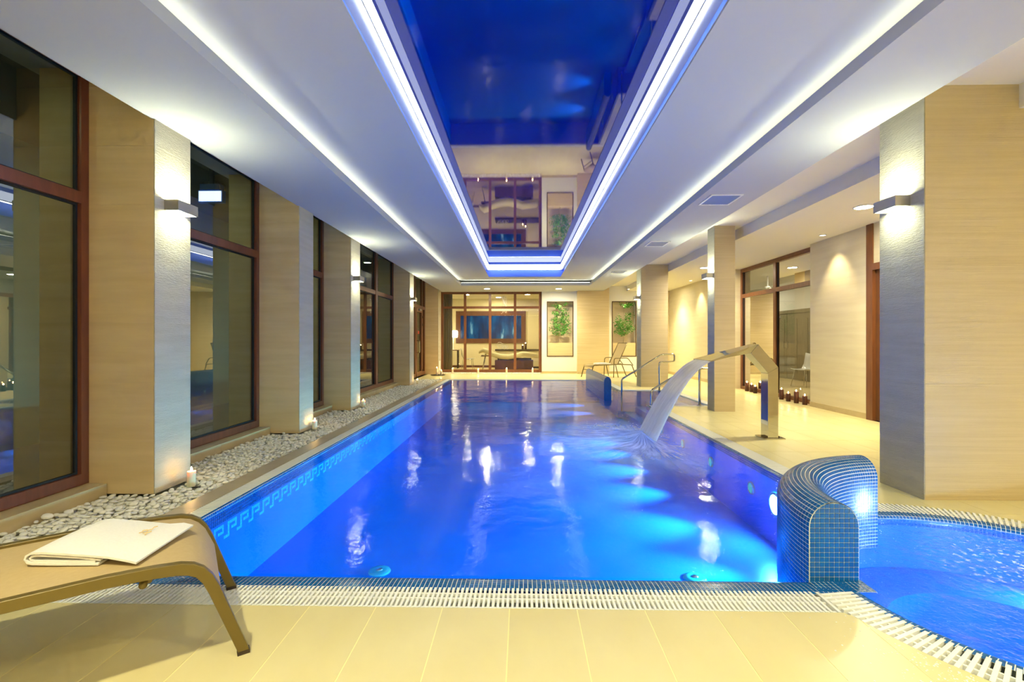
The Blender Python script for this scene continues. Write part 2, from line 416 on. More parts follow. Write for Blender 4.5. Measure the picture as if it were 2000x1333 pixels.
strips('led_strip', M['led_cove'], [(OXL - 0.07, OXL - 0.05, Y0c, Y1c, zc, zc + 0.012), (OXR + 0.05, OXR + 0.07, Y0c, Y1c, zc, zc + 0.012),
        (OXL, OXR, Y1c + 0.05, Y1c + 0.07, zc, zc + 0.012), (OXL, OXR, Y0c - 0.07, Y0c - 0.05, zc, zc + 0.012)],
       'warm white light strip lying in the outer ceiling cove')

# ================================================================ TILED PILLARS
def courses(z_top):
    z = -0.052; out = []
    while z < z_top:
        a, b = max(z, 0.0), min(z + 0.464, z_top)
        if b - a > 0.02: out.append((a + 0.0006, b - 0.0006))
        z += 0.464
    return out
def pillar(name, x0, x1, y0, y1, zt, front, side, side_x, label, ym=None, fm=M['stone_front'], sm=M['stone_rib']):
    """core plus cladding tiles; side_x = +1 textured face looks to +X, -1 to -X"""
    t = 0.008
    k_ = t * 0.25; p = box(name, M['joint'], None, x0 + k_, x1 - k_, y0 + k_, y1 - k_, 0, zt)
    tag(p, label, 'pillar', None, 'structure')
    for a, b in courses(zt):
        xf0, xf1 = (x0, x1 - t) if side_x > 0 else (x0 + t, x1)
        w_ = 0.92; n = max(1, round((xf1 - xf0) / w_))
        for k in range(n):
            q0 = xf0 + (xf1 - xf0) * k / n; q1 = xf0 + (xf1 - xf0) * (k + 1) / n
            box('tile', fm, p, q0 + 0.001, q1 - 0.001, y0, y0 + t, a, b)
        if side_x > 0: box('tile', sm, p, x1 - t, x1, y0, y1, a, b)
        else: box('tile', sm, p, x0, x0 + t, y0, y1, a, b)
    box('back_facing', fm, p, x0 + t, x1 - t, y1 - t, y1, 0, zt)
    return p
PL = [(-1.16, -0.76, -2.87), (1.23, 1.63, -2.87), (3.625, 4.02, -2.875), (6.02, 6.42, -2.875), (8.0, 8.45, -2.93), (12.38, 12.85, -2.97), (16.45, YW, -2.94)]
lab = ['stone pillar behind the foot of the sunlounger', 'stone pillar where the window line begins', 'stone pillar with lit wall lamp and one candle, first after the lounger',
       'stone pillar without a lamp standing between two single-pane windows', 'stone pillar with lit wall lamp before the wide two-pane window',
       'stone pillar with lit wall lamp beside the glazed door', 'stone pillar in the corner next to the massage room window']
for (a, b, xi), l in zip(PL, lab): pillar('pillar', -3.80, xi, a, b, 3.35, 1, 1, 1, l)
pillar('column', 3.03, 4.10, 3.62, 4.06, ZR, 1, 1, -1, 'wide stone column with wall lamp beside the round tub', fm=M['stone_line'], sm=M['stone_rib_shaded'])
pillar('column', 3.23, 3.58, 8.00, 8.28, ZR, 1, 1, -1, 'slim stone column with wall lamp behind the water spout', fm=M['stone_line'], sm=M['stone_rib_shaded'])
pillar('column', 3.03, 3.72, 12.10, 12.55, ZR, 1, 1, -1, 'stone column with wall lamp behind the pool handrail', fm=M['stone_line'], sm=M['stone_rib_shaded'])

# ================================================================ WINDOWS ALONG THE PEBBLE BED
def window_left(name, y0, y1, mullions, label):
    r = empty(name, (XG, (y0 + y1) / 2, 0.085), 0, label, 'window', None, 'structure')
    f = 0.065; xa, xb = XG - 0.07, XG
    box('frame_rail', M['frame'], r, xa, xb, y0, y1, 0.088, 0.172); box('frame_rail', M['frame'], r, xa, xb, y0, y1, 3.25, 3.348)
    edges = [y0] + [q for mm in mullions for q in mm] + [y1]
    box('frame_post', M['frame'], r, xa, xb, y0 + 0.001, y0 + f, 0.172, 3.25); box('frame_post', M['frame'], r, xa, xb, y1 - f, y1 - 0.001, 0.172, 3.25)
    for a, b in mullions: box('mullion', M['frame'], r, xa, xb + 0.008, a, b, 0.172, 3.25)
    spans = []; s = y0 + f
    for a, b in mullions: spans.append((s, a)); s = b
    spans.append((s, y1 - f))
    for a, b in spans:
        box('transom', M['frame'], r, xa, xb, a, b, 2.262, 2.352)
        for za, zb in ((0.172, 2.262), (2.352, 3.25)):
            g = MB(); k = 0.016
            g.box(XG - 0.05, XG - 0.03, a, a + k, za, zb); g.box(XG - 0.05, XG - 0.03, b - k, b, za, zb)
            g.box(XG - 0.05, XG - 0.03, a + k, b - k, za, za + k); g.box(XG - 0.05, XG - 0.03, a + k, b - k, zb - k, zb)
            g.build('gasket', M['gasket'], r)
            MB().poly([(XG - 0.042, a, za), (XG - 0.042, b, za), (XG - 0.042, b, zb), (XG - 0.042, a, zb)]).build('pane', M['glass'], r)
    return r
window_left('window_1', 1.63, 3.625, [], 'brown framed night-dark window beside the sunlounger')
window_left('window_2', 4.02, 6.02, [], 'brown framed night-dark window with a glowing sign behind the glass')
window_left('window_3', 6.42, 8.0, [], 'brown framed window mostly hidden between two stone pillars')
window_left('window_4', 8.45, 12.38, [(10.85, 11.0)], 'wide brown framed window of two panes before the glazed door')
window_left('window_5', -0.76, 1.23, [], 'brown framed night-dark window opposite the round tub')
# sills
for i, (a, b) in enumerate(((1.63, 3.62), (4.025, 6.015), (6.425, 7.995), (8.455, 12.375))):
    r = empty('window_sill', (-3.3, (a + b) / 2, 0), 0, ['beige stone sill under the window beside the sunlounger', 'beige stone sill under the window with the glowing sign',
              'beige stone sill under the half-hidden window between pillars', 'beige stone sill under the wide two-pane window'][i], 'sill', None, 'structure')
    n = max(1, round((b - a) / 0.9)); d = (b - a) / n
    for k in range(n):
        MB().box(-3.46, -3.25, a + d * k + 0.0015, a + d * (k + 1) - 0.0015, -0.06, 0.085).build('sill_stone', M['sill'], r, bevel=0.003)
# glazed door set
d1 = empty('door_1', (XG, 15.0, 0), 0, 'brown framed glazed door with long steel pull handle', 'door', None, 'structure')
xa, xb = XG - 0.07, XG
for (a, b) in ((12.86, 12.94), (13.85, 13.95), (14.88, 15.0), (15.92, 16.02), (16.36, 16.45)): box('frame_post', M['frame_warm'], d1, xa, xb, a, b, 0, 3.348)
for a, b in ((12.94, 13.85), (13.95, 14.88), (15.0, 15.92), (16.02, 16.36)):
    box('transom', M['frame_warm'], d1, xa, xb, a, b, 2.25, 2.35); box('frame_rail', M['frame_warm'], d1, xa, xb, a, b, 3.26, 3.348)
    MB().poly([(XG - 0.04, a, 2.35), (XG - 0.04, b, 2.35), (XG - 0.04, b, 3.26), (XG - 0.04, a, 3.26)]).build('pane', M['glass'], d1)
    if a != 15.0:
        box('frame_rail', M['frame_warm'], d1, xa, xb, a, b, 0, 0.12)
        MB().poly([(XG - 0.04, a, 0.12), (XG - 0.04, b, 0.12), (XG - 0.04, b, 2.25), (XG - 0.04, a, 2.25)]).build('pane', M['glass'], d1)
leaf = MB(); leaf.box(xa + 0.01, xb + 0.012, 15.01, 15.12, 0.012, 2.24); leaf.box(xa + 0.01, xb + 0.012, 15.80, 15.91, 0.012, 2.24)
leaf.box(xa + 0.01, xb + 0.012, 15.12, 15.80, 0.012, 0.16); leaf.box(xa + 0.01, xb + 0.012, 15.12, 15.80, 2.12, 2.24)
lf = leaf.build('door_leaf', M['frame_warm'], d1)
MB().poly([(XG - 0.03, 15.12, 0.16), (XG - 0.03, 15.80, 0.16), (XG - 0.03, 15.80, 2.12), (XG - 0.03, 15.12, 2.12)]).build('pane', M['glass'], lf)
MB().tube(smooth_path([(XG + 0.012, 15.08, 0.80), (XG + 0.10, 15.08, 0.80), (XG + 0.10, 15.08, 1.18), (XG + 0.012, 15.08, 1.18)], 0.03), 0.014).build('handle', M['chrome'], lf, smooth=True)
box('door_closer', M['steel'], lf, XG + 0.012, XG + 0.06, 15.3, 15.6, 2.16, 2.22)
for yy in (15.95,):
    for zz in (0.18, 1.72, 1.98): box('hinge', M['dark_brown'], d1, XG, XG + 0.03, yy - 0.02, yy + 0.02, zz - 0.04, zz + 0.04)
box('notice', M['red'], lf, XG - 0.028, XG - 0.026, 15.42, 15.58, 1.40, 1.50)
# outside of that wall
o = box('outside_wall', M['court'], None, -6.2, -6.0, -4, 18, -0.2, 4); tag(o, 'dark wall of the court beyond the windows', 'wall', None, 'structure')
o = box('outside_ground', M['outside'], None, -6.0, -3.82, -4, 18, -0.22, -0.08); tag(o, 'dark ground outside the window line', 'ground', None, 'structure')
sg = empty('light_sign', (-4.15, 6.2, 2.9), 0, 'glowing blue-white emergency sign seen behind window glass', 'sign')
box('housing', M['sign_box'], sg, -4.33, -4.00, 6.20, 6.27, 3.045, 3.21); box('bracket', M['sign_box'], sg, -4.30, -4.03, 6.19, 6.28, 3.21, 3.29)
box('lit_face', M['sign_glow'], sg, -4.315, -4.015, 6.192, 6.199, 3.06, 3.195)
box('hanger', M['outside'], sg, -4.19, -4.14, 6.22, 6.25, 3.29, 3.60)
o = box('canopy', M['outside'], None, -6.0, -3.80, -4, 18, 3.60, 3.75); tag(o, 'dark canopy slab above the outside of the windows', 'canopy', None, 'structure')

M['court_fill'] = emitter('court_fill_glow', (0.80, 1.0, 0.62), 55.0)  # unseen lamps added outside to brighten the windows and pillar reveals
for y, l in ((2.2, 'added dim round lamp under the outside canopy beyond the lounger window'), (4.9, 'added dim round lamp under the outside canopy beyond the window with the sign'), (7.1, 'added dim round lamp under the outside canopy beyond the hidden window'), (10.0, 'added dim round lamp under the outside canopy beyond the wide window'), (14.2, 'added dim round lamp under the outside canopy beyond the glazed door')):
    r = empty('added_canopy_lamp', (-4.7, y, 3.54), 0, l, 'lamp')
    MB().lathe([(0.13, 0.055), (0.13, 0.01), (0.11, 0.0), (0.105, 0.012)], (-4.7, y, 3.54), 20).build('ring', M['steel'], r, smooth=True)
    MB().lathe([(0.104, 0.012), (0.06, 0.004), (0.0, 0.002)], (-4.7, y, 3.54), 20).build('diffuser', M['court_fill'], r, smooth=True)
# ================================================================ OTHER WALLS
o = box('wall_back', M['plaster'], None, -3.9, XW + 0.4, YBK - 0.15, YBK, 0, 3.4); tag(o, 'plain plaster wall closing the hall opposite the massage room', 'wall', None, 'structure')
o = box('wall_left', M['plaster'], None, -3.8, XG, YBK, -1.16, 0, 3.35); tag(o, 'plaster wall continuing the window line behind the lounger', 'wall', None, 'structure')
wr = empty('wall_right', (XW, 0, 0), 0, 'pale textured wall along the side of the hall', 'wall', None, 'structure')
box('panel', M['plaster'], wr, XW, XW + 0.40, YBK, 6.1, 0, 2.95)
box('panel', M['plaster'], wr, XW, XW + 0.40, 7.27, 8.69, 0, 2.95)
box('panel', M['plaster'], wr, XW, XW + 0.40, 11.78, YW + 0.3, 0, 2.95)
box('panel', M['plaster'], wr, XW, XW + 0.40, 6.1, 7.27, 2.35, 2.95)
br = empty('baseboard_right', (XW, 0, 0), 0, 'beige stone baseboard along the pale side wall', 'baseboard', None, 'structure')
for a, b in ((YBK, 6.1), (7.27, 8.69), (11.78, 16.9)):
    n = max(1, round((b - a) / 0.6)); d = (b - a) / n
    for k in range(n): box('skirting_tile', M['sill'], br, XW - 0.012, XW, a + d * k + 0.001, a + d * (k + 1) - 0.001, 0, 0.09)
d2 = empty('door_2', (XW, 6.7, 0), 0, 'orange-brown wooden door set in the pale side wall', 'door', None, 'structure')
box('frame_post', M['frame_warm'], d2, XW - 0.02, XW + 0.12, 7.14, 7.269, 0, 2.949); box('frame_post', M['frame_warm'], d2, XW - 0.02, XW + 0.12, 6.101, 6.2, 0, 2.349)
box('frame_rail', M['frame_warm'], d2, XW - 0.02, XW + 0.12, 6.2, 7.14, 2.25, 2.349); box('door_leaf', M['brown'], d2, XW + 0.03, XW + 0.08, 6.2, 7.14, 0.005, 2.25)
# side window
w6 = empty('window_6', (5.45, 10.3, 0), 0, 'brown framed four-pane window with dark candles standing before it', 'window', None, 'structure')
xa, xb = 5.40, 5.48
def barx(n, y0, y1, z0, z1): return box(n, M['frame_warm'], w6, xa, xb, y0, y1, z0, z1)
barx('frame_rail', 8.69, 11.78, 0.0, 0.075); barx('frame_rail', 8.69, 11.78, 2.86, 2.949)
barx('frame_post', 8.691, 8.76, 0.075, 2.86); barx('frame_post', 11.70, 11.779, 0.075, 2.86); barx('mullion', 10.16, 10.26, 0.075, 2.86)
for a, b in ((8.76, 10.16), (10.26, 11.70)):
    barx('transom', a, b, 2.235, 2.325)
    for za, zb in ((0.075, 2.235), (2.325, 2.86)):
        MB().poly([(5.44, a, za), (5.44, b, za), (5.44, b, zb), (5.44, a, zb)]).build('pane', M['glass_thin'], w6)
        g = MB(); k = 0.02
        g.box(5.428, 5.45, b - k, b, za, zb); g.box(5.428, 5.45, a, a + k, za, zb); g.build('gasket', M['gasket'], w6)

# ================================================================ END WALL
we = empty('wall_far', (0, YW, 0), 0, 'end wall with massage room window and plant niches', 'wall', None, 'structure')
box('panel', M['plaster_tan'], we, 1.955, 3.065, 16.68, 17.3, 0, ZR)
def niche_panel(x0, x1, n0, n1):
    y0, y1 = 16.90, 17.30; zl, zh = 0.605, 2.586
    b = MB(); b.box(x0, n0, y0, y1, 0, ZR); b.box(n1, x1, y0, y1, 0, ZR); b.box(n0, n1, y0, y1, 0, zl); b.box(n0, n1, y0, y1, zh, ZR)
    b.build('panel', M['white_wall'], we)
    box('niche_lining', M['niche'], we, n0, n1, y1 - 0.02, y1, zl, zh)
    box('planter_front', M['plaster_tan'], we, n0 + 0.03, n1 - 0.03, y0 + 0.01, y1 - 0.03, zl + 0.03, 1.10)
    f = MB(); k = 0.03
    f.box(n0, n0 + k, y0 - 0.012, y0 + 0.05, zl, zh); f.box(n1 - k, n1, y0 - 0.012, y0 + 0.05, zl, zh)
    f.box(n0 + k, n1 - k, y0 - 0.012, y0 + 0.05, zl, zl + k); f.box(n0 + k, n1 - k, y0 - 0.012, y0 + 0.05, zh - k, zh)
    f.build('niche_frame', M['dark_frame'], we)
niche_panel(0.70, 1.955, 0.88, 1.832); niche_panel(3.065, 4.35, 3.20, 4.073)
box('panel', M['plaster_tan'], we, 4.35, XW, 16.90, 17.3, 0, ZR)
be = empty('baseboard_far', (0, YW, 0), 0, 'beige baseboard along the end wall', 'baseboard', None, 'structure')
for a, b, y in ((0.70, 1.955, 16.90), (1.955, 3.065, 16.68), (3.065, XW, 16.90)): box('skirting_tile', M['sill'], be, a + 0.001, b - 0.001, y - 0.012, y, 0, 0.08)
w7 = empty('window_7', (-1.1, YW, 0), 0, 'brown framed eight-pane window looking into the massage room', 'window', None, 'structure')
ya, yb = YW, YW + 0.09
def bary(n, x0, x1, z0, z1): return box(n, M['frame_warm'], w7, x0, x1, ya, yb, z0, z1)
bary('frame_rail', -2.94, 0.70, 0.03, 0.13); bary('frame_rail', -2.94, 0.70, 2.86, 2.945)
bary('frame_post', -2.939, -2.86, 0.13, 2.86); bary('frame_post', 0.60, 0.699, 0.13, 2.86)
mu = [-2.07, -1.165, -0.26]
for x in mu: bary('mullion', x - 0.045, x + 0.045, 0.13, 2.86)
xs = [-2.86] + [q for x in mu for q in (x - 0.045, x + 0.045)] + [0.60]
for i in range(0, 8, 2):
    bary('transom', xs[i], xs[i + 1], 2.335, 2.42)
    for za, zb in ((0.13, 2.335), (2.42, 2.86)):
        MB().poly([(xs[i], YW + 0.05, za), (xs[i + 1], YW + 0.05, za), (xs[i + 1], YW + 0.05, zb), (xs[i], YW + 0.05, zb)]).build('pane', M['glass_thin'], w7)

# ================================================================ POOL
pool = empty('pool', (0, 0, 0), 0, 'deep blue tiled swimming pool with overflow edge', 'pool', None, 'structure')
arc = [(TC[0] + 1.09 * math.cos(math.radians(a)), TC[1] + 1.09 * math.sin(math.radians(a))) for a in [179.2 - 81.2 * i / 16 for i in range(17)]]
poolP = [(XL, YN)] + arc + [(XR, 3.60), (XR, AY0), (AX, AY0), (AX, AY1), (XR, AY1), (XR, YF), (XL, YF)]
b = MB()
for i in range(len(poolP)):
    p, q = poolP[i], poolP[(i + 1) % len(poolP)]
    b.add([(p[0], p[1], ZB), (q[0], q[1], ZB), (q[0], q[1], -0.03), (p[0], p[1], -0.03)], [(0, 1, 2, 3)])
b.build('basin_wall', M['basin'], pool)
MB().poly([(x, y, ZB) for x, y in poolP]).build('basin_floor', M['basin'], pool)
for k in range(4): box('pool_step', M['basin'], pool, 2.45 + 0.25 * k, 2.70 + 0.25 * k, AY0, AY1, ZB, -0.52 + 0.13 * k)
tubP = [(TC[0] + TR * math.cos(2 * PI * i / 64), TC[1] + TR * math.sin(2 * PI * i / 64)) for i in range(64)]
tub = empty('hot_tub', (TC[0], TC[1], 0), 0, 'round blue tiled hot tub with white grate ring', 'hot tub', None, 'structure')
b = MB()
for i in range(64):
    p, q = tubP[i], tubP[(i + 1) % 64]
    b.add([(p[0], p[1], -0.6), (q[0], q[1], -0.6), (q[0], q[1], -0.03), (p[0], p[1], -0.03)], [(0, 1, 2, 3)])
b.build('tub_wall', M['basin'], tub)
MB().poly([(x, y, -0.6) for x, y in tubP]).build('tub_floor', M['basin'], tub)
rt = [(r, z) for r, z in ((0.88, -0.6), (0.88, -0.36), (0.55, -0.36), (0.55, -0.6))]
b = MB()
for z0_, z1_, r0, r1 in ((-0.36, -0.36, 0.55, 0.885), (-0.6, -0.36, 0.55, 0.55)):
    for i in range(64):
        a0, a1 = 2 * PI * i / 64, 2 * PI * (i + 1) / 64
        b.add([(TC[0] + r0 * math.cos(a0), TC[1] + r0 * math.sin(a0), z0_), (TC[0] + r0 * math.cos(a1), TC[1] + r0 * math.sin(a1), z0_),
               (TC[0] + r1 * math.cos(a1), TC[1] + r1 * math.sin(a1), z1_), (TC[0] + r1 * math.cos(a0), TC[1] + r1 * math.sin(a0), z1_)], [(0, 1, 2, 3)])
b.build('tub_bench', M['basin'], tub)
wt = MB().poly([(x, y, ZW) for x, y in poolP]).build('pool_water', M['water']); tag(wt, 'rippled blue water filling the swimming pool', 'water', None, 'structure')
wt2 = MB().poly([(x, y, ZW - 0.004) for x, y in tubP]).build('tub_water', M['tub_water'], loc=(0, 0, 0)); tag(wt2, 'bright blue bubbling water filling the round hot tub', 'water', None, 'structure')

# ---- mosaic: a grid of points gives grout backing and inset raised tiles
def cell(mb, a, b_, c_, d, ins=0.0019, h=0.0018):
    P = [Vector(q) for q in (a, b_, c_, d)]; ctr = sum(P, Vector()) / 4
    n = (P[2] - P[0]).cross(P[3] - P[1])
    if n.length < 1e-9: return
    n.normalize()
    lo = []
    for q in P:
        dv = ctr - q; L = dv.length; lo.append(q + dv * min(0.45, ins * 1.414 / L))
    hi = [q + n * h for q in lo]
    mb.add(lo + hi, [(4, 5, 6, 7), (0, 1, 5, 4), (1, 2, 6, 5), (2, 3, 7, 6), (3, 0, 4, 7)])
def mosaic(grid, parent, m=M['tile'], ins=0.0019, h=0.0018, smooth=False):
    t = MB(); gmb = MB(); nj = len(grid[0])
    gmb.add([p for r in grid for p in r], [(i * nj + j, (i + 1) * nj + j, (i + 1) * nj + j + 1, i * nj + j + 1) for i in range(len(grid) - 1) for j in range(nj - 1)])
    for i in range(len(grid) - 1):
        for j in range(nj - 1): cell(t, grid[i][j], grid[i + 1][j], grid[i + 1][j + 1], grid[i][j + 1], ins, h)
    def bld(mb, name, mm, kind=None):
        # keep winding as given (normals point to the tile side)
        me = bpy.data.meshes.new(name); o0 = ORG.get(parent, Vector())
        me.from_pydata([(p[0] - o0[0], p[1] - o0[1], p[2] - o0[2]) for p in mb.v], [], mb.f); me.materials.append(mm)
        ob = bpy.data.objects.new(name, me); col.objects.link(ob); ob.parent = parent
        if kind: ob['kind'] = kind
    bld(gmb, 'grout', M['tgrout']); bld(t, 'mosaic', m, 'stuff')
PT = 0.0222
# near ledge (runs along X), profile in (y, z)
prof = [(2.275, -0.004), (2.298, -0.0045), (2.321, -0.0055), (2.344, -0.007), (2.367, -0.009), (2.390, -0.012), (2.412, -0.018), (2.428, -0.032), (2.435, -0.053), (2.435, -0.075)]
n = int((1.53 - XL) / PT)
mosaic([[(XL + PT * i, y, z) for y, z in prof] for i in range(n + 1)], pool)
mosaic([[(1.44 + PT * i, 2.300 + PT * j, -0.0045) for j in range(7)] for i in range(13)], pool)
# long side ledges (run along Y)
profL = [(-2.196, -0.004), (-2.176, -0.008), (-2.170, -0.029), (-2.170, -0.051), (-2.170, -0.073), (-2.170, -0.095), (-2.170, -0.117)]
n = int((YF - YN) / PT)
mosaic([[(x, YF - PT * i, z) for x, z in profL] for i in range(n + 1)], pool)
profR = [(2.335, -0.004), (2.313, -0.005), (2.294, -0.012), (2.290, -0.033), (2.290, -0.055), (2.290, -0.077)]
for a, b2 in ((3.62, AY0), (AY1, YF)):
    n = int((b2 - a) / PT); mosaic([[(x, a + PT * i, z) for x, z in profR] for i in range(n + 1)], pool)
# meander of lighter tiles on the long wall
KEY = ["0111110", "0100010", "0101110", "0100000", "1100001"]
b = MB()
for u in range(int((YF - YN) / (7 * PT))):
    for r, row in enumerate(KEY):
        for q, ch in enumerate(row):
            if ch == '1':
                y = YN + 0.03 + (u * 7 + q) * PT; z = -0.130 - r * PT
                b.box(-2.170, -2.167, y + 0.001, y + PT - 0.001, z - PT + 0.001, z - 0.001)
b.build('meander_mosaic', M['tile_light'], pool, kind='stuff')
# tub rim mosaic: rings around the tub, except where the divider stands
rings = [(0.975, -0.005), (0.953, -0.005), (0.931, -0.006), (0.909, -0.012), (0.893, -0.028), (0.890, -0.050), (0.890, -0.072)]
da = PT / 0.93
def ring_grid(a0, a1):
    n = int((a1 - a0) / da)
    return [[(TC[0] + r * math.cos(a0 + da * i), TC[1] + r * math.sin(a0 + da * i), z) for r, z in rings] for i in range(n + 1)]
mosaic([r[:] for r in ring_grid(math.radians(181), math.radians(360 + 98))], tub)
MB().add(*(lambda k: ([(TC[0] + r * math.cos(math.radians(181 - 83 * i / 20)), TC[1] + r * math.sin(math.radians(181 - 83 * i / 20)), -0.004) for i in range(21) for r in (0.84, 0.93)],
    [(2 * i, 2 * i + 1, 2 * i + 3, 2 * i + 2) for i in range(20)]))(0)).build('rim_infill', M['tile'], tub)

# ---- dividers: rounded walls covered with mosaic
HALF = 0.125; ZA = 0.268
def arch_profile(zb):
    """from one foot over the arch to the other: (offset across, z)"""
    side = int(round((ZA - zb) / PT)); pts = [(-HALF, zb + (ZA - zb) * i / side) for i in range(side)]
    na = int(round(PI * HALF / PT)); pts += [(-HALF * math.cos(PI * i / na), ZA + HALF * math.sin(PI * i / na)) for i in range(na + 1)]
    pts += [(HALF, ZA - (ZA - zb) * i / side) for i in range(1, side + 1)]; return pts
dv = empty('pool_divider', (TC[0] - 0.965, TC[1], 0), 0, 'curved round-topped wall of blue mosaic between pool and hot tub', 'divider wall')
RC = 0.965; a0, a1 = math.radians(181.2), math.radians(98)
pr = arch_profile(-0.20); nseg = int((a0 - a1) * RC / PT)
grid = []
for i in range(nseg + 1):
    a = a0 + (a1 - a0) * i / nseg
    grid.append([(TC[0] + (RC - o_) * math.cos(a), TC[1] + (RC - o_) * math.sin(a), z) for o_, z in pr])
mosaic([r[::-1] for r in grid], dv)
def end_face(a, flip):
    """one end of the divider, its square tiles single pieces"""
    d = Vector((math.cos(a), math.sin(a), 0)); nrm = Vector((math.sin(a), -math.cos(a), 0)) * (1 if not flip else -1)
    base = Vector((TC[0], TC[1], 0)) + d * RC
    arch = [(-HALF + 0.004, -0.008)] + [(HALF - 0.004, -0.008)] + [((HALF - 0.004) * math.cos(PI * i / 24), ZA + (HALF - 0.004) * math.sin(PI * i / 24)) for i in range(25)]
    pts = [base + d * x + Vector((0, 0, z)) for x, z in [(x_ * HALF / (HALF - 0.004), z_) for x_, z_ in arch]]
    MB().add([tuple(p) for p in pts], [tuple(range(len(pts)))]).build('end_grout', M['tgrout'], dv)
    p_ = 0.0246; nc = 10; zz = -0.006
    while zz < ZA + HALF:
        for k in range(nc):
            x0 = -HALF + 0.002 + k * p_; s = [(x0 + 0.0016, zz + 0.0016), (x0 + p_ - 0.0016, zz + 0.0016), (x0 + p_ - 0.0016, zz + p_ - 0.0016), (x0 + 0.0016, zz + p_ - 0.0016)]
            s = clip_convex(s, arch)
            if len(s) < 3: continue
            lo = [base + d * x + Vector((0, 0, z)) for x, z in s]; hi = [q + nrm * 0.0035 for q in lo]
            n_ = len(s); MB().add(lo + hi, [tuple(range(n_, 2 * n_))] + [(i, (i + 1) % n_, n_ + (i + 1) % n_, n_ + i) for i in range(n_)]).build('tile', M['tile'], dv)
        zz += p_
end_face(a0, True)
ef = [(TC[0] + (RC - o_) * math.cos(a1), TC[1] + (RC - o_) * math.sin(a1), z) for o_, z in pr]; MB().poly(ef).build('end_cap', M['tile'], dv)
dv2 = empty('pool_divider', (1.94, 12.2, 0), 0, 'straight round-topped wall of blue mosaic standing in the pool near the handrails', 'divider wall')
pr2 = arch_profile(-0.20); nseg = int((13.8 - 10.75) / PT)
mosaic([[(1.94 + o_ * 0.65, 10.75 + (13.8 - 10.75) * i / nseg, z * 0.93) for o_, z in pr2][::-1] for i in range(nseg + 1)], dv2)
MB().poly([(1.94 + o_ * 0.65, 10.75, z * 0.93) for o_, z in pr2]).build('end_cap', M['tile'], dv2)
MB().poly([(1.94 + o_ * 0.65, 13.80, z * 0.93) for o_, z in pr2]).build('end_cap', M['tile'], dv2)

# ---- pool lamps and floor inlets
def disc_lamp(name, c, nrm, r, glow, label, group=None):
    n = Vector(nrm).normalized(); q = n.to_track_quat('Z', 'Y').to_matrix(); rt_ = empty(name, c, 0, label, 'pool light', group)
    def ring(pf): return [[tuple(Vector(c) + q @ Vector((r_ * math.cos(2 * PI * k / 24), r_ * math.sin(2 * PI * k / 24), z_))) for k in range(24)] for r_, z_ in pf]
    MB().loft(ring([(r * 1.25, 0.0), (r * 1.25, 0.012), (r * 1.02, 0.018), (r, 0.010)]), cap=False).build('bezel', M['steel'], rt_, smooth=True)
    MB().add(ring([(r, 0.009)])[0], [tuple(range(24))]).build('lens', glow, rt_)
G = 'underwater lamps of the swimming pool'
disc_lamp('pool_light', (XR - 0.002, 4.30, -0.28), (-1, 0, 0), 0.085, M['pool_lamp'], 'round underwater lamp glaring beside the curved mosaic divider')
def added_wash_strip(name_pts, nrm, label):
    '''added strip to brighten the pool: slim blue housing, lens hidden from the camera'''
    p, q = Vector(name_pts[0]), Vector(name_pts[1]); n_ = Vector(nrm).normalized(); t_ = (q - p).normalized(); u_ = t_.cross(n_)
    r = empty('added_light_strip', (p + q) / 2, 0, label, 'pool light')
    def sect(c_, a, b_, d0, d1): return [c_ + u_ * a + n_ * d0, c_ + u_ * b_ + n_ * d0, c_ + u_ * b_ + n_ * d1, c_ + u_ * a + n_ * d1]
    MB().loft([sect(p, -0.018, 0.018, -0.04, 0.0), sect(q, -0.018, 0.018, -0.04, 0.0)]).build('housing', M['basin'], r)
    a, b_ = p + n_ * 0.001, q + n_ * 0.001
    MB().poly([a - u_ * 0.014, b_ - u_ * 0.014, b_ + u_ * 0.014, a + u_ * 0.014]).build('lens', M['added_wash_lens'], r)
M['added_beam_lens'] = emitter('added_beam_lens', C_POOL, 0.5)
def added_beam_lamp(x, y, z, az, el, size, power, label, group):  # invented underwater lamp, added to brighten the basin
    d = Vector((math.cos(az) * math.cos(el), math.sin(az) * math.cos(el), math.sin(el)))
    disc_lamp('pool_light', (x, y, z), (math.cos(az), math.sin(az), 0), 0.05, M['added_beam_lens'], label, group)
    r = [o_ for o_ in col.objects if o_.name.startswith('pool_light') and o_.type == 'EMPTY'][-1]
    ld = bpy.data.lights.new('added_pool_beam', 'SPOT'); ld.energy = power; ld.color = C_POOL; ld.spot_size = math.radians(size); ld.spot_blend = 1.0; ld.shadow_soft_size = 0.05
    lo = bpy.data.objects.new('added_pool_beam', ld); col.objects.link(lo); lo.parent = r; lo.location = d * 0.07; lo.rotation_euler = d.to_track_quat('-Z', 'Y').to_euler()
for y in (3.75, 4.75, 5.75, 6.75, 7.75, 8.5, 12.0, 13.4): added_beam_lamp(XR - 0.003, y, -0.27, PI, math.radians(-11), 61, L_BEAM * (1.0 if y < 9 else 0.45), 'added small round underwater lamp in the pool wall facing the windows', 'added small underwater lamps facing the windows')
for y in (9.4, 10.7): added_beam_lamp(AX - 0.003 - 0.25, y, -0.20, PI, math.radians(-10), 60, L_BEAM * 0.5, 'added small round underwater lamp on the alcove stairs', 'added small underwater lamps on the stairs')
added_wash_strip(((-2.0, YN + 0.03, -0.12), (1.3, YN + 0.03, -0.12)), (0, 0.1, -1), 'added slim underwater light strip under the pool edge by the lounger')  # unseen strip added to light the basin under the ledge
disc_lamp('pool_light', (TC[0] + 0.80, TC[1] + 0.385, -0.20), (-0.9, -0.43, 0.0), 0.075, M['tub_lamp'], 'bright round underwater lamp in the hot tub')
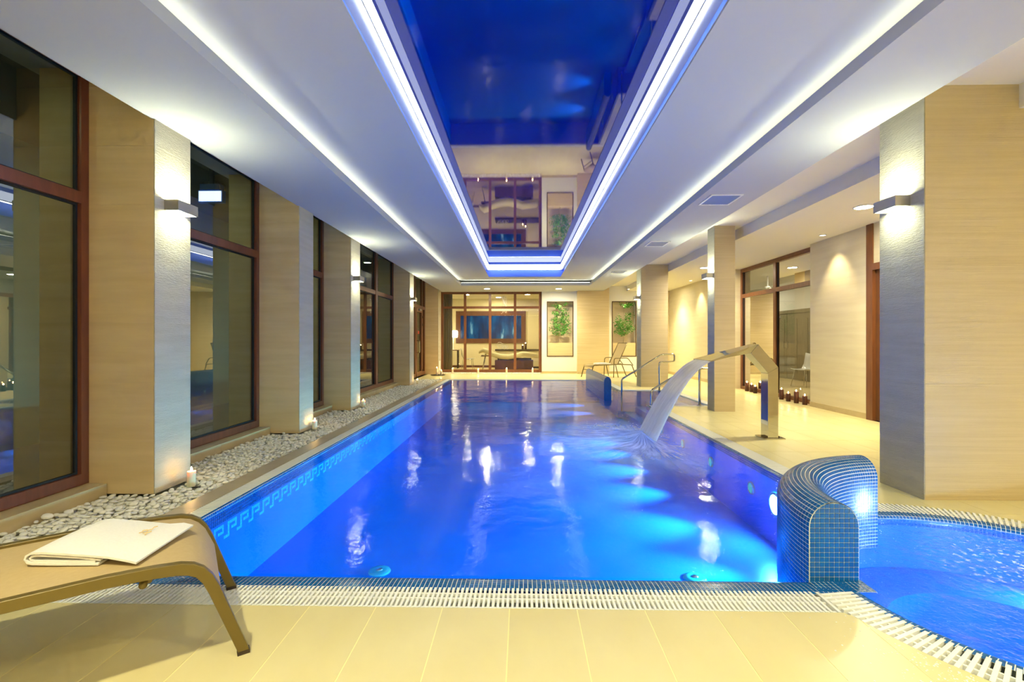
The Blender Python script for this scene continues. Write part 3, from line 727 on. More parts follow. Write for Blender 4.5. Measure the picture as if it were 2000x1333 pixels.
disc_lamp('pool_light', (TC[0] + 0.3, TC[1] - 0.835, -0.20), (-0.3, 0.95, 0.0), 0.075, M['tub_lamp'], 'added hidden underwater lamp under the outer rim of the hot tub')  # hidden lamp added to brighten the tub water
for (x, y), l in zip(((-1.15, 3.77), (1.35, 3.71)), ('round turquoise floor inlet in the pool near the sunlounger', 'round turquoise floor inlet in the pool near the curved divider')):
    r = empty('floor_inlet', (x, y, ZB), 0, l, 'pool inlet')
    MB().lathe([(0.09, 0.0), (0.085, 0.012), (0.05, 0.018), (0.0, 0.018)], (x, y, ZB)).build('cover', mat('inlet', (0.01, 0.30, 0.42), 0.3), r, smooth=True)
    MB().lathe([(0.03, 0.018), (0.02, 0.026), (0.0, 0.026)], (x, y, ZB), 12).build('cap', M['steel'], r, smooth=True)

# ================================================================ GRATES
def grate(label, x0, x1, y0, y1, along, pitch=0.0222, wbar=0.0115, single=True, keep=280):
    g = empty('overflow_grate', ((x0 + x1) / 2, (y0 + y1) / 2, 0), 0, label, 'grate')
    box('channel', M['channel'], g, x0, x1, y0, y1, -0.12, -0.045)
    rib = MB(); k = 0.010
    if along == 'X':
        ym = (y0 + y1) / 2
        for y in (ym, y0 + 0.012, y1 - 0.045): rib.box(x0, x1, y - k / 2, y + k / 2, -0.022, -0.004)
        L = x1 - x0
    else:
        xm = (x0 + x1) / 2
        for x in (xm, x0 + 0.02, x1 - 0.02): rib.box(x - k / 2, x + k / 2, y0, y1, -0.022, -0.004)
        L = y1 - y0
    rib.build('rib', M['plastic'], g)
    n = int(L / pitch); rest = MB(); proto = None
    for i in range(n):
        c0 = (x0 if along == 'X' else y0) + pitch * (i + 0.5)
        d = (c0 - wbar / 2, c0 + wbar / 2, y0 + 0.002, y1, -0.020, 0.0) if along == 'X' else (x0 + 0.002, x1 - 0.002, c0 - wbar / 2, c0 + wbar / 2, -0.020, 0.0)
        if single and i < keep:
            if proto is None:
                proto = box('bar', M['plastic'], g, *d); base = c0
            else:
                q = proto.copy(); col.objects.link(q); q.parent = g
                q.location = (c0 - base, 0, 0) if along == 'X' else (0, c0 - base, 0)
        else: rest.box(*d)
    if rest.v: rest.build('bar_field', M['plastic'], g, kind='stuff')
    return g
grate('white slatted overflow grate along the pool end in front of the beige floor tiles', XL - 0.15, 1.40, YG0, 2.292, 'X')
grate('white slatted overflow grate running beside the pebble bed', -2.32, -2.192, 2.30, 14.25, 'Y', 0.0222, 0.0115, True, 120)
grate('white slatted overflow grate beside the water spout', 2.332, 2.51, 3.62, 8.60, 'Y', single=False)
grate('white slatted overflow grate before the handrail stairs', 2.332, 3.62, 8.60, AY0 - 0.01, 'X', single=False)
grate('white slatted overflow grate at the back of the stair alcove', AX + 0.01, 3.62, AY0 - 0.01, AY1 + 0.01, 'Y', single=False)
grate('white slatted overflow grate between the stairs and the stone column', 2.332, 3.62, AY1 + 0.01, 11.52, 'X', single=False)
grate('white slatted overflow grate beside the straight mosaic wall', 2.332, 2.51, 11.52, 14.25, 'Y', single=False)
grate('white slatted overflow grate along the pool end facing the massage room', -2.32, 2.51, 14.26, 14.42, 'X', single=False)
gr = empty('overflow_grate', (TC[0], TC[1], 0), 0, 'white slatted overflow grate curving around the round hot tub', 'grate')
b = MB()
N = 96; A0, A1 = math.radians(187.0), math.radians(360 + 97)
def ringpt(r, a, z): return (TC[0] + r * math.cos(a), TC[1] + r * math.sin(a), z)
def ring_box(mb, r0, r1, z0_, z1_):
    secs = []
    for i in range(N + 1):
        a = A0 + (A1 - A0) * i / N; secs.append([ringpt(r0, a, z0_), ringpt(r1, a, z0_), ringpt(r1, a, z1_), ringpt(r0, a, z1_)])
    mb.loft(secs)
ring_box(b, RG0, RG1, -0.12, -0.045); b.build('channel', M['channel'], gr)
b = MB(); ring_box(b, 1.028, 1.038, -0.022, -0.004); ring_box(b, 1.075, 1.085, -0.022, -0.004); b.build('rib', M['plastic'], gr)
nb = int((A1 - A0) * 1.05 / 0.029); proto = None
for i in range(nb):
    a = A0 + (A1 - A0) * (i + 0.5) / nb
    if proto is None:
        me_o = MB().box(RG0 - 0.004, RG1 - 0.003, -0.0075, 0.0075, -0.020, 0.0).build('bar', M['plastic'], gr, local=True); proto = me_o; q = proto
    else:
        q = proto.copy(); col.objects.link(q); q.parent = gr
    q.rotation_euler = (0, 0, a)
# triangular filler where the straight grate meets the ring
b = MB(); b.prism([(1.40, YG0), (1.45, YG0), (1.45, 2.29), (1.40, 2.295)], -0.12, -0.046); b.build('channel', M['channel'], gr)
box('end_bar', M['plastic'], gr, 1.405, 1.418, YG0 + 0.004, 2.29, -0.020, 0.0)

# ---- kerb and pebble bed
kb = empty('kerb', (-2.40, 8.2, 0), 0, 'beige stone kerb between pebble bed and overflow grate', 'kerb', None, 'structure')
y = 2.12
while y < 14.30:
    box('kerb_stone', M['kerb'], kb, -2.485, -2.322, y + 0.001, min(y + 0.6, 14.42) - 0.001, -0.10, 0.001); y += 0.6
bed = box('pebble_bed', mat('bed_gravel', (0.62, 0.58, 0.46), 0.9), None, -3.46, -2.486, 2.12, 14.42, -0.14, -0.045)
tag(bed, 'shallow bed holding the white pebbles beneath the windows', 'bed', None, 'structure')
def in_pillar(x, y):
    for a, b_, xi in PL:
        if a - 0.012 < y < b_ + 0.012 and x < xi + 0.012: return True
    return False
def ico(sub):
    bm = bmesh.new(); bmesh.ops.create_icosphere(bm, subdivisions=sub, radius=1.0)
    vs = [v.co.copy() for v in bm.verts]; fs = [tuple(v.index for v in f.verts) for f in bm.faces]; bm.free(); return vs, fs
I1, F1 = ico(1); I2, F2 = ico(2)
CAND = [(-2.73, 3.83), (-2.80, 6.30), (-2.86, 8.42), (-2.86, 12.80)] + [(q, 16.86) for q in (-2.50, -1.58, -0.56, 0.37)]
stones = []
def scatter(x0, x1, y0, y1, sp, zb, zj, size):
    ny = int((y1 - y0) / sp); nx = int((x1 - x0) / sp)
    for j in range(ny + 1):
        for i in range(nx + 1):
            x = x0 + (i + 0.5 * (j % 2)) * sp + random.uniform(-.33, .33) * sp; yy = y0 + j * sp + random.uniform(-.33, .33) * sp
            if x > x1 - 0.015 or x < x0 or in_pillar(x - 0.02, yy) or any(math.hypot(x - cx_, yy - cy_) < 0.058 for cx_, cy_ in CAND): continue
            s = size * random.uniform(0.65, 1.25)
            stones.append((x, yy, zb + random.uniform(0, zj), s, s * random.uniform(0.62, 0.92), s * random.uniform(0.38, 0.6), random.uniform(0, PI), random.uniform(-.3, .3), random.uniform(-.3, .3)))
scatter(-3.24, -2.487, 2.14, 5.2, 0.036, -0.028, 0.012, 0.026)
scatter(-3.24, -2.487, 2.14, 5.2, 0.060, -0.008, 0.012, 0.025)
scatter(-3.24, -2.487, 5.2, 14.35, 0.048, -0.022, 0.014, 0.032)
scatter(-3.24, -2.487, 5.2, 14.35, 0.10, -0.002, 0.010, 0.027)
stones.append((-3.19, 3.10, 0.02, 0.034, 0.030, 0.022, 0.3, 0.1, 0.2))
scatter(-2.90, 0.66, 16.72, 16.97, 0.05, 0.006, 0.012, 0.032)
def stone_key(s):
    pr_ = project(s[0], s[1], s[2])
    if not pr_ or not (0 < pr_[0] < 2000 and pr_[1] < 1333): return 99
    if s[2] < -0.010: return 50 + s[1]
    return s[1] - (s[2] * 5)
stones.sort(key=stone_key)
protos = []
for k in range(6):
    rs = random.Random(k); me = bpy.data.meshes.new('pebble')
    ph = [rs.uniform(0, 6) for _ in range(3)]
    me.from_pydata([v * (1 + 0.10 * math.sin(2.1 * v.x + ph[0]) + 0.08 * math.sin(2.7 * v.y + ph[1])) for v in I2], [], F2)
    me.polygons.foreach_set('use_smooth', [True] * len(me.polygons)); me.materials.append(M['pebble']); protos.append(me)
for i, s in enumerate(stones[:300]):
    o = bpy.data.objects.new('pebble', protos[i % 6]); col.objects.link(o)
    o.location = s[:3]; o.scale = s[3:6]; o.rotation_euler = (s[7], s[8], s[6])
    tag(o, 'smooth white pebble lying in the bed under the windows', 'pebble', 'white pebbles beside the pool')
vs, fs = [], []
for s in stones[300:]:
    R = Euler((s[7], s[8], s[6])).to_matrix(); n = len(vs)
    for v in I1:
        p = R @ Vector((v.x * s[3], v.y * s[4], v.z * s[5])); vs.append((p.x + s[0], p.y + s[1], p.z + s[2]))
    fs += [tuple(a + n for a in f) for f in F1]
me = bpy.data.meshes.new('pebbles'); me.from_pydata(vs, [], fs); me.polygons.foreach_set('use_smooth', [True] * len(fs))
mp = stone('pebble_white_mass', (0.94, 0.91, 0.80), (0.82, 0.77, 0.62), (1, 1, 1), 16, 0.55, rand=False, lo=0.3, hi=0.75); me.materials.append(mp)
o = bpy.data.objects.new('pebbles', me); col.objects.link(o); tag(o, 'mass of small white pebbles filling the bed under the windows', 'pebbles', None, 'stuff')
o = box('pebble_strip_tray', M['sill'], None, -2.93, 0.69, 16.70, 16.99, 0.0005, 0.006); tag(o, 'flat tray of the pebble strip under the massage room window', 'tray')

# ================================================================ LAMPS
def sconce(x, y, z, sx, label):
    r = empty('wall_lamp', (x, y, z), 0, label, 'wall lamp')
    a, b_ = (x, x + 0.115 * sx); a, b_ = min(a, b_), max(a, b_); t = 0.008; h = 0.042; hw = 0.115
    mb = MB(); mb.box(a, b_, y - hw, y - hw + t, z - h, z + h); mb.box(a, b_, y + hw - t, y + hw, z - h, z + h)
    xo = (b_ - t, b_) if sx > 0 else (a, a + t); xi = (a, a + t) if sx > 0 else (b_ - t, b_)
    mb.box(*xo, y - hw + t, y + hw - t, z - h, z + h); mb.box(*xi, y - hw + t, y + hw - t, z - h, z + h)
    mb.build('housing', M['sconce'], r)
    for zz, gm in ((z - h + 0.006, M['sconce_glow']), (z + h - 0.010, M['sconce_up'])): box('glow_panel', gm, r, a + t, b_ - t, y - hw + t, y + hw - t, zz, zz + 0.004)
    return r
sconce(-2.874, 3.835, 2.295, 1, 'up-and-down wall lamp on the pillar with the single candle at its base')
sconce(-2.929, 8.22, 2.275, 1, 'up-and-down wall lamp on the pillar before the wide window')
sconce(-2.969, 12.61, 2.30, 1, 'up-and-down wall lamp on the pillar beside the glazed door')
sconce(3.029, 3.86, 2.30, -1, 'up-and-down wall lamp on the wide column by the hot tub')
sconce(3.229, 8.14, 2.30, -1, 'up-and-down wall lamp on the slim column behind the spout')
sconce(3.029, 12.32, 2.30, -1, 'up-and-down wall lamp on the column behind the handrail')
def downlight(x, y, z, r, glow, label, group=None, beam=0.0):
    o = empty('downlight', (x, y, z - 0.02), 0, label, 'ceiling light', group)
    MB().lathe([(r * 1.2, 0.02), (r * 1.18, 0.010), (r * 1.0, 0.006), (r * 0.99, 0.02)], (x, y, z - 0.02), 28).build('trim_ring', M['white_metal'], o, smooth=True)
    MB().add([(x + r * math.cos(2 * PI * k / 28), y + r * math.sin(2 * PI * k / 28), z - 0.008) for k in range(28)], [tuple(range(27, -1, -1))]).build('diffuser', glow, o)
    if beam:
        ld = bpy.data.lights.new('beam', 'SPOT'); ld.energy = beam; ld.color = (1.0, 0.92, 0.54); ld.spot_size = math.radians(125); ld.spot_blend = 1.0; ld.shadow_soft_size = r * 0.9
        lo = bpy.data.objects.new('beam', ld); col.objects.link(lo); lo.parent = o; lo.location = (0, 0, 0.004)
    return o
GD = 'added round downlights in the ceiling'
downlight(4.46, 6.25, 2.95, 0.10, M['down_glow'], 'large round downlight in the low ceiling by the wide column', beam=L_DOWN)
downlight(4.40, 11.45, 2.95, 0.10, M['down_glow'], 'large round downlight in the low ceiling by the slim column', beam=L_DOWN)
downlight(-1.19, 15.9, ZS, 0.09, M['down_glow'], 'round downlight before the massage room window', beam=L_DOWN)
downlight(1.23, 15.95, ZS, 0.09, M['down_glow'], 'round downlight before the white plant niche', beam=L_DOWN)
for x, y, z, l in ((4.45, 1.2, 2.95, 'added round downlight in the low ceiling past the hot tub'), (4.45, -2.2, 2.95, 'added round downlight in the low ceiling near the plain end wall'), (4.40, 15.4, 2.95, 'added round downlight in the low ceiling near the plant niches'),
                   (-1.2, -2.3, ZS, 'added round downlight before the plain end wall on the lounger side'), (1.25, -2.3, ZS, 'added round downlight before the plain end wall on the hot tub side'), (-1.5, 0.3, ZU, 'added round downlight above the head of the sunlounger'), (1.7, 0.3, ZU, 'added round downlight above the rim of the hot tub')):
    downlight(x, y, z, 0.095, M['down_fill'], l, GD, beam=L_DOWN)  # out-of-view downlights added to brighten the floor and pillars
def spot(x, y, z, tx, ty, energy, label):
    o = downlight(x, y, z, 0.045, M['spot_glow'], label)
    ld = bpy.data.lights.new('spot_beam', 'SPOT'); ld.energy = energy; ld.color = C_WARM; ld.spot_size = math.radians(75); ld.spot_blend = 0.8; ld.shadow_soft_size = 0.03
    lo = bpy.data.objects.new('spot_beam', ld); col.objects.link(lo); lo.parent = o; lo.location = (0, 0, 0.0)
    dr = Vector((tx - x, ty - y, 0.6 - z)); lo.rotation_euler = dr.to_track_quat('-Z', 'Y').to_euler()
spot(4.98, 7.92, 2.95, 5.24, 7.95, 60, 'small recessed spotlight grazing the pale wall beside the side window')
spot(4.93, 13.9, 2.95, 5.24, 13.9, 90, 'small recessed spotlight grazing the pale wall behind the slim column')
spot(4.6, 15.6, 2.95, 5.24, 15.6, 90, 'small recessed spotlight near the end wall niche')
spot(3.64, 16.2, 2.95, 3.64, 16.95, 60, 'small recessed spotlight over the second plant niche')
# ceiling vents
def vent(x0, x1, y0, y1, label):
    r = empty('ceiling_vent', ((x0 + x1) / 2, (y0 + y1) / 2, ZS - 0.012), 0, label, 'vent')
    f = MB(); k = 0.022; a, b_ = ZS - 0.012, ZS - 0.0005
    f.box(x0, x1, y0, y0 + k, a, b_); f.box(x0, x1, y1 - k, y1, a, b_); f.box(x0, x0 + k, y0 + k, y1 - k, a, b_); f.box(x1 - k, x1, y0 + k, y1 - k, a, b_)
    f.build('frame', M['white_metal'], r)
    box('backing', mat('vent_dark', (0.03, 0.04, 0.06), 0.8), r, x0 + k, x1 - k, y0 + k, y1 - k, ZS - 0.002, ZS - 0.0006)
    n = 15
    for i in range(n):
        x = x0 + k + (x1 - x0 - 2 * k) * (i + 0.5) / n
        MB().add([(x - 0.008, y0 + k, a + 0.0095), (x + 0.004, y0 + k, a + 0.001), (x + 0.006, y0 + k, a + 0.002), (x - 0.006, y0 + k, a + 0.0095),
                  (x - 0.008, y1 - k, a + 0.0095), (x + 0.004, y1 - k, a + 0.001), (x + 0.006, y1 - k, a + 0.002), (x - 0.006, y1 - k, a + 0.0095)],
                 [(0, 1, 2, 3), (7, 6, 5, 4), (0, 4, 5, 1), (1, 5, 6, 2), (2, 6, 7, 3), (3, 7, 4, 0)]).build('slat', mat_vent, r)
mat_vent = mat('vent_slat', (0.35, 0.42, 0.55), 0.4, 0.4)
vent(2.25, 2.63, 5.65, 6.07, 'white framed ceiling vent before the slim column')
vent(2.25, 2.60, 8.30, 8.75, 'white framed ceiling vent above the slim column')
vent(2.28, 2.62, 11.85, 12.2, 'white framed ceiling vent near the column behind the handrail')

# ================================================================ CANDLES
def candle(x, y, z, h, r, m, label, group):
    o = empty('candle', (x, y, z), 0, label, 'candle', group)
    MB().lathe([(r * 0.96, 0), (r, 0.004), (r, h - 0.004), (r * 0.93, h), (r * 0.7, h - 0.006), (0.0, h - 0.009)], (x, y, z), 18).build('wax_body', m, o, smooth=True, auto=0.7)
    MB().tube([(x, y, z + h - 0.008), (x + 0.001, y, z + h + 0.006)], 0.0015, 6).build('wick', M['wick'], o)
    MB().lathe([(0.002, 0.0), (0.0075, 0.008), (0.0085, 0.014), (0.005, 0.026), (0.0, 0.036)], (x, y, z + h + 0.002), 12).build('flame', M['flame'], o, smooth=True)
    return o
GW = 'lit white candles around the pool'
for x, y, h, l in ((-2.73, 3.83, 0.125, 'lit white candle standing in pebbles by the first pillar'), (-2.80, 6.30, 0.115, 'lit white candle in pebbles by the pillar without a lamp'),
                   (-2.86, 8.42, 0.11, 'lit white candle in pebbles by the pillar before the wide window'), (-2.86, 12.80, 0.11, 'lit white candle in pebbles near the glazed door')):
    candle(x, y, 0.0, h, 0.032, M['wax'], l, GW)
for px_ in (-2.50, -1.58, -0.56, 0.37):
    candle(px_, 16.86, 0.012, 0.14 + 0.02 * math.sin(px_ * 9), 0.034, M['wax'], 'lit white candle in the pebble strip under the massage room window', 'candles under the massage room window')
ctray = empty('candle_tray', (-2.86, 15.95, 0), 0, 'flat dark tray holding two lit white candles', 'tray')
MB().lathe([(0.20, 0.0), (0.24, 0.012), (0.25, 0.022), (0.235, 0.020), (0.19, 0.008), (0.0, 0.008)], (-2.86, 15.95, 0), 28).build('plate', M['dark_brown'], ctray, smooth=True)
candle(-2.90, 15.95, 0.009, 0.24, 0.034, M['wax'], 'taller lit white candle on the dark tray', GW); candle(-2.74, 15.90, 0.009, 0.15, 0.034, M['wax'], 'shorter lit white candle on the dark tray', GW)
for (x, y, h), l in zip(((5.285, 11.20, 0.20), (5.267, 10.77, 0.15), (5.305, 11.02, 0.17), (5.25, 9.66, 0.20), (5.22, 9.36, 0.155), (5.225, 9.10, 0.22), (5.25, 8.87, 0.165)),
    ('dark brown lit candle at the corner post of the side window', 'short dark brown lit candle second from the corner post', 'dark brown lit candle close to the side window glass', 'tall dark brown lit candle before the window mullion',
     'short dark brown lit candle between two taller ones', 'tallest dark brown lit candle before the side window', 'dark brown lit candle next to the pale wall end')):
    candle(x, y, 0.0, h, 0.042, M['wax_dark'], l, 'dark candles before the side window')

# ================================================================ SUNLOUNGER WITH TOWEL
A_ = Vector((-1.076, 1.784)); B_ = Vector((-1.43, 2.269)); ctr = (A_ + B_) / 2; ang = math.atan2(-0.58956, -0.80773)
lg = empty('sunlounger', (ctr.x, ctr.y, 0), ang, 'tan sling sunlounger with curved bronze frame holding a folded towel', 'sunlounger')
top = [(-0.026, 0.0), (0.07, 0.286), (0.093, 0.335), (0.119, 0.368), (0.150, 0.390), (0.19, 0.402), (0.27, 0.409), (0.40, 0.413), (0.65, 0.408), (1.0, 0.398), (1.30, 0.395)]
low = [(0.012, 0.0), (0.106, 0.268), (0.125, 0.310), (0.145, 0.338), (0.170, 0.352), (0.205, 0.361), (0.27, 0.368), (0.40, 0.373), (0.65, 0.368), (1.0, 0.358), (1.30, 0.355)]
for s in (1, -1):
    y0_, y1_ = (0.272, 0.302) if s > 0 else (-0.302, -0.272)
    MB().loft([[(a[0], y0_, a[1] + (0.012 if i == 0 else 0)), (a[0], y1_, a[1] + (0.012 if i == 0 else 0)), (b_[0], y1_, b_[1] + (0.012 if i == 0 else 0)), (b_[0], y0_, b_[1] + (0.012 if i == 0 else 0))] for i, (a, b_) in enumerate(zip(top, low))]).build('rail', M['lounger'], lg, local=True, smooth=True, auto=0.6, bevel=0.003)
    MB().box(-0.028, 0.014, y0_ - 0.001, y1_ + 0.001, 0.0, 0.014).build('foot_cap', M['rubber'], lg, local=True)
    MB().loft([[(1.42, y0_, 0), (1.42, y1_, 0), (1.45, y1_, 0), (1.45, y0_, 0)], [(1.26, y0_, 0.36), (1.26, y1_, 0.36), (1.30, y1_, 0.36), (1.30, y0_, 0.36)]]).build('leg', M['lounger'], lg, local=True)
sl = [(x + 0.006, z - 0.013) for x, z in top[1:]]; sl[0] = (0.062, 0.235)
sl2 = [(x + 0.006, z - 0.004) for x, z in sl]
MB().loft([[(x, -0.274, z), (x, 0.274, z), (x + 0.003, 0.274, z - 0.004), (x + 0.003, -0.274, z - 0.004)] for x, z in sl]).build('sling', M['sling'], lg, local=True, smooth=True, auto=0.8)
for x, z in ((0.30, 0.345), (0.92, 0.335)): MB().tube([(x, -0.275, z), (x, 0.275, z)], 0.013, 12).build('cross_bar', M['lounger'], lg, local=True, smooth=True)
MB().loft([[(0.262, 0.10, 0.345), (0.262, 0.13, 0.345), (0.335, 0.13, 0.345), (0.335, 0.10, 0.345)], [(0.283, 0.103, 0.285), (0.283, 0.127, 0.285), (0.312, 0.127, 0.285), (0.312, 0.103, 0.285)]]).build('stop_block', M['lounger'], lg, local=True, bevel=0.004)
bk = MB(); bk.loft([[(1.30, -0.274, 0.39), (1.30, 0.274, 0.39), (1.305, 0.274, 0.385), (1.305, -0.274, 0.385)], [(1.75, -0.274, 0.72), (1.75, 0.274, 0.72), (1.755, 0.274, 0.715), (1.755, -0.274, 0.715)]]); bk.build('back_sling', M['sling'], lg, local=True)
for s in (1, -1): MB().tube([(1.29, 0.287 * s, 0.38), (1.76, 0.287 * s, 0.725)], 0.016, 10).build('back_rail', M['lounger'], lg, local=True, smooth=True)
MB().tube([(1.76, -0.29, 0.725), (1.76, 0.29, 0.725)], 0.016, 10).build('back_bar', M['lounger'], lg, local=True, smooth=True)
# towel
R2 = Matrix.Rotation(ang, 2); to_w = lambda p: ctr + R2 @ Vector(p)
tw0 = to_w((0.650, 0.0)); tw = empty('towel', (tw0.x, tw0.y, 0.401), 0, 'white folded cotton towel with gold stitched emblem on the lounger', 'towel')
ud = (R2 @ Vector((-0.82, 0.57))).normalized(); vd = (R2 @ Vector((-0.50, -0.866))).normalized()
def sheet(path, th, v0, v1, name, nv=8, wob=0.004):
    secs = []
    for k in range(nv + 1):
        v = v0 + (v1 - v0) * k / nv; ring = []; n = len(path)
        up_, dn_ = [], []
        for i, (u, z) in enumerate(path):
            a = path[max(i - 1, 0)]; b_ = path[min(i + 1, n - 1)]; t = Vector((b_[0] - a[0], b_[1] - a[1])).normalized(); nn = Vector((-t.y, t.x))
            wz = wob * math.sin(7 * v + 3 * u) * (1 if z > 0.02 else 0.15) + (-0.012 * (k / nv) ** 2 if z > 0.02 else 0)
            for s_, lst in ((1, up_), (-1, dn_)):
                uu = u + nn.x * th / 2 * s_; zz = z + nn.y * th / 2 * s_ + wz
                p = ud * uu + vd * v; lst.append((tw0.x + p.x, tw0.y + p.y, 0.4015 + max(zz, 0.0015)))
        secs.append(up_ + dn_[::-1])
    MB().loft(secs).build(name, M['towel'], tw, smooth=True, auto=1.0)
outer = [(0.265, 0.005), (0.12, 0.005), (0.03, 0.006), (0.010, 0.011), (0.001, 0.022), (0.006, 0.034), (0.022, 0.043), (0.06, 0.045), (0.12, 0.041), (0.2, 0.035), (0.30, 0.026), (0.36, 0.018), (0.40, 0.009)]
inner = [(0.25, 0.0135), (0.10, 0.0135), (0.035, 0.014), (0.020, 0.018), (0.016, 0.024), (0.022, 0.031), (0.04, 0.035), (0.10, 0.032), (0.20, 0.026), (0.27, 0.019)]
sheet(outer, 0.0075, 0.0, 0.345, 'outer_layer'); sheet(inner, 0.007, 0.004, 0.34, 'inner_layer', wob=0.002)
b = MB()
def tp(u, v): 
    p = ud * u + vd * v; return (tw0.x + p.x, tw0.y + p.y, 0.4015 + 0.038 - 0.10 * (u - 0.25))
for pts in ([(0.27, 0.20), (0.275, 0.215), (0.268, 0.225), (0.28, 0.235)], [(0.285, 0.20), (0.29, 0.215), (0.283, 0.23), (0.292, 0.245), (0.287, 0.262), (0.294, 0.275)], [(0.30, 0.19), (0.296, 0.21), (0.302, 0.225)]):
    b.tube([tp(*q) for q in pts], 0.0018, 5)
b.build('emblem', M['gold'], tw)

# ================================================================ FAR SUNLOUNGER
fl = empty('sunlounger', (2.08, 15.12, 0), math.radians(20), 'tan sling sunlounger with raised back and armrests in front of the plant niche', 'sunlounger')
def ltube(name, pts, r, parent=fl, rad=0.05, m=M['lounger']): return MB().tube(smooth_path(pts, rad), r, 8).build(name, m, parent, local=True, smooth=True)
for s in (0.30, -0.30):
    ltube('rail', [(-0.06, s, 0.0), (0.06, s, 0.40), (0.95, s, 0.42), (1.45, s, 0.40), (1.62, s, 0.0)], 0.016)
    ltube('arm_rest', [(0.78, s, 0.0), (0.80, s, 0.62), (1.30, s, 0.62), (1.50, s, 0.38)], 0.014, rad=0.08)
    ltube('back_rail', [(0.95, s * 0.9, 0.42), (1.30, s * 0.9, 1.10)], 0.014)
    ltube('leg', [(0.85, s, 0.42), (0.95, s, 0.0)], 0.014)
ltube('back_bar', [(1.30, -0.27, 1.10), (1.30, 0.27, 1.10)], 0.014); ltube('cross_bar', [(0.02, -0.30, 0.25), (0.02, 0.30, 0.25)], 0.012)
MB().loft([[(x, -0.285, z), (x, 0.285, z), (x, 0.285, z - 0.008), (x, -0.285, z - 0.008)] for x, z in ((0.03, 0.34), (0.05, 0.40), (0.10, 0.415), (0.5, 0.41), (0.95, 0.425))]).build('sling', M['sling'], fl, local=True, smooth=True)
MB().loft([[(x, -0.25, z), (x, 0.25, z), (x + 0.006, 0.25, z - 0.004), (x + 0.006, -0.25, z - 0.004)] for x, z in ((0.96, 0.43), (1.13, 0.76), (1.29, 1.09))]).build('back_sling', M['sling'], fl, local=True)
R3 = Matrix.Rotation(math.radians(20), 2); q0 = Vector((2.08, 15.12)) + R3 @ Vector((0.52, -0.02))
t2 = empty('towel', (q0.x, q0.y, 0.420), math.radians(20), 'white folded towel on the sunlounger with the raised back', 'towel')
MB().loft([[(-0.22, -0.18 , z0_), (0.22, -0.18, z0_), (0.22, 0.18, z0_), (-0.22, 0.18, z0_)] for z0_ in (0.0, 0.018)]).build('lower_fold', M['towel'], t2, local=True, bevel=0.006)
MB().loft([[(-0.21, -0.175, z0_), (0.22, -0.17, z0_), (0.21, 0.175, z0_), (-0.21, 0.17, z0_)] for z0_ in (0.019, 0.042)]).build('upper_fold', M['towel'], t2, local=True, bevel=0.008)

# ================================================================ WATER SPOUT
ws = empty('water_spout', (3.05, 5.88, 0), 0, 'polished steel swan-neck water spout bending over the pool edge', 'water spout')
MB().box(2.93, 3.19, 5.77, 6.00, 0.0, 0.014).build('base_plate', M['chrome'], ws, bevel=0.003)
def rect(pi, po, hw, yc): return [(pi[0], yc - hw, pi[1]), (pi[0], yc + hw, pi[1]), (po[0], yc + hw, po[1]), (po[0], yc - hw, po[1])]
yc = 5.885
post = MB().loft([rect((2.99, 0.014), (3.115, 0.014), 0.085, yc), rect((2.99, 0.80), (3.115, 0.875), 0.085, yc)]); post.build('post', M['chrome'], ws, bevel=0.002)
MB().loft([rect((2.99, 0.801), (3.115, 0.876), 0.085, yc), rect((2.785, 1.045), (2.875, 1.155), 0.105, yc + 0.02)]).build('neck', M['chrome'], ws, bevel=0.002)
MB().loft([rect((2.784, 1.046), (2.874, 1.156), 0.105, yc + 0.02), rect((2.52, 1.000), (2.53, 1.045), 0.20, yc + 0.08), rect((2.28, 0.942), (2.28, 0.956), 0.29, yc + 0.15)]).build('spout', M['chrome'], ws, bevel=0.002)
# falling sheet
fw = empty('falling_water', (1.6, 6.0, 0), 0, 'wide white sheet of water falling from the steel spout', 'water')
secs = []
for i in range(25):
    t = i / 24; x = 2.29 - 0.62 * t - 0.10 * t * t; z = 0.944 - 0.20 * t - 0.76 * t * t
    hw = 0.275 + 0.05 * t; ycc = yc + 0.15 - 0.09 * t; n = 14; topr, botr = [], []
    for k in range(n + 1):
        v = -1 + 2 * k / n; wv = 0.012 * t * math.sin(9 * v + 5 * t); edge = math.sqrt(max(0.0, 1 - v ** 6)); th = (0.010 + 0.030 * t) * (0.15 + 0.85 * edge)
        topr.append((x - 0.02 * t + wv - th * 0.5, ycc + hw * v, z + th)); botr.append((x + wv + th * 0.5, ycc + hw * v, z - th * 0.2))
    secs.append(topr + botr[::-1])
MB().loft(secs).build('sheet', M['sheet'], fw, smooth=True)

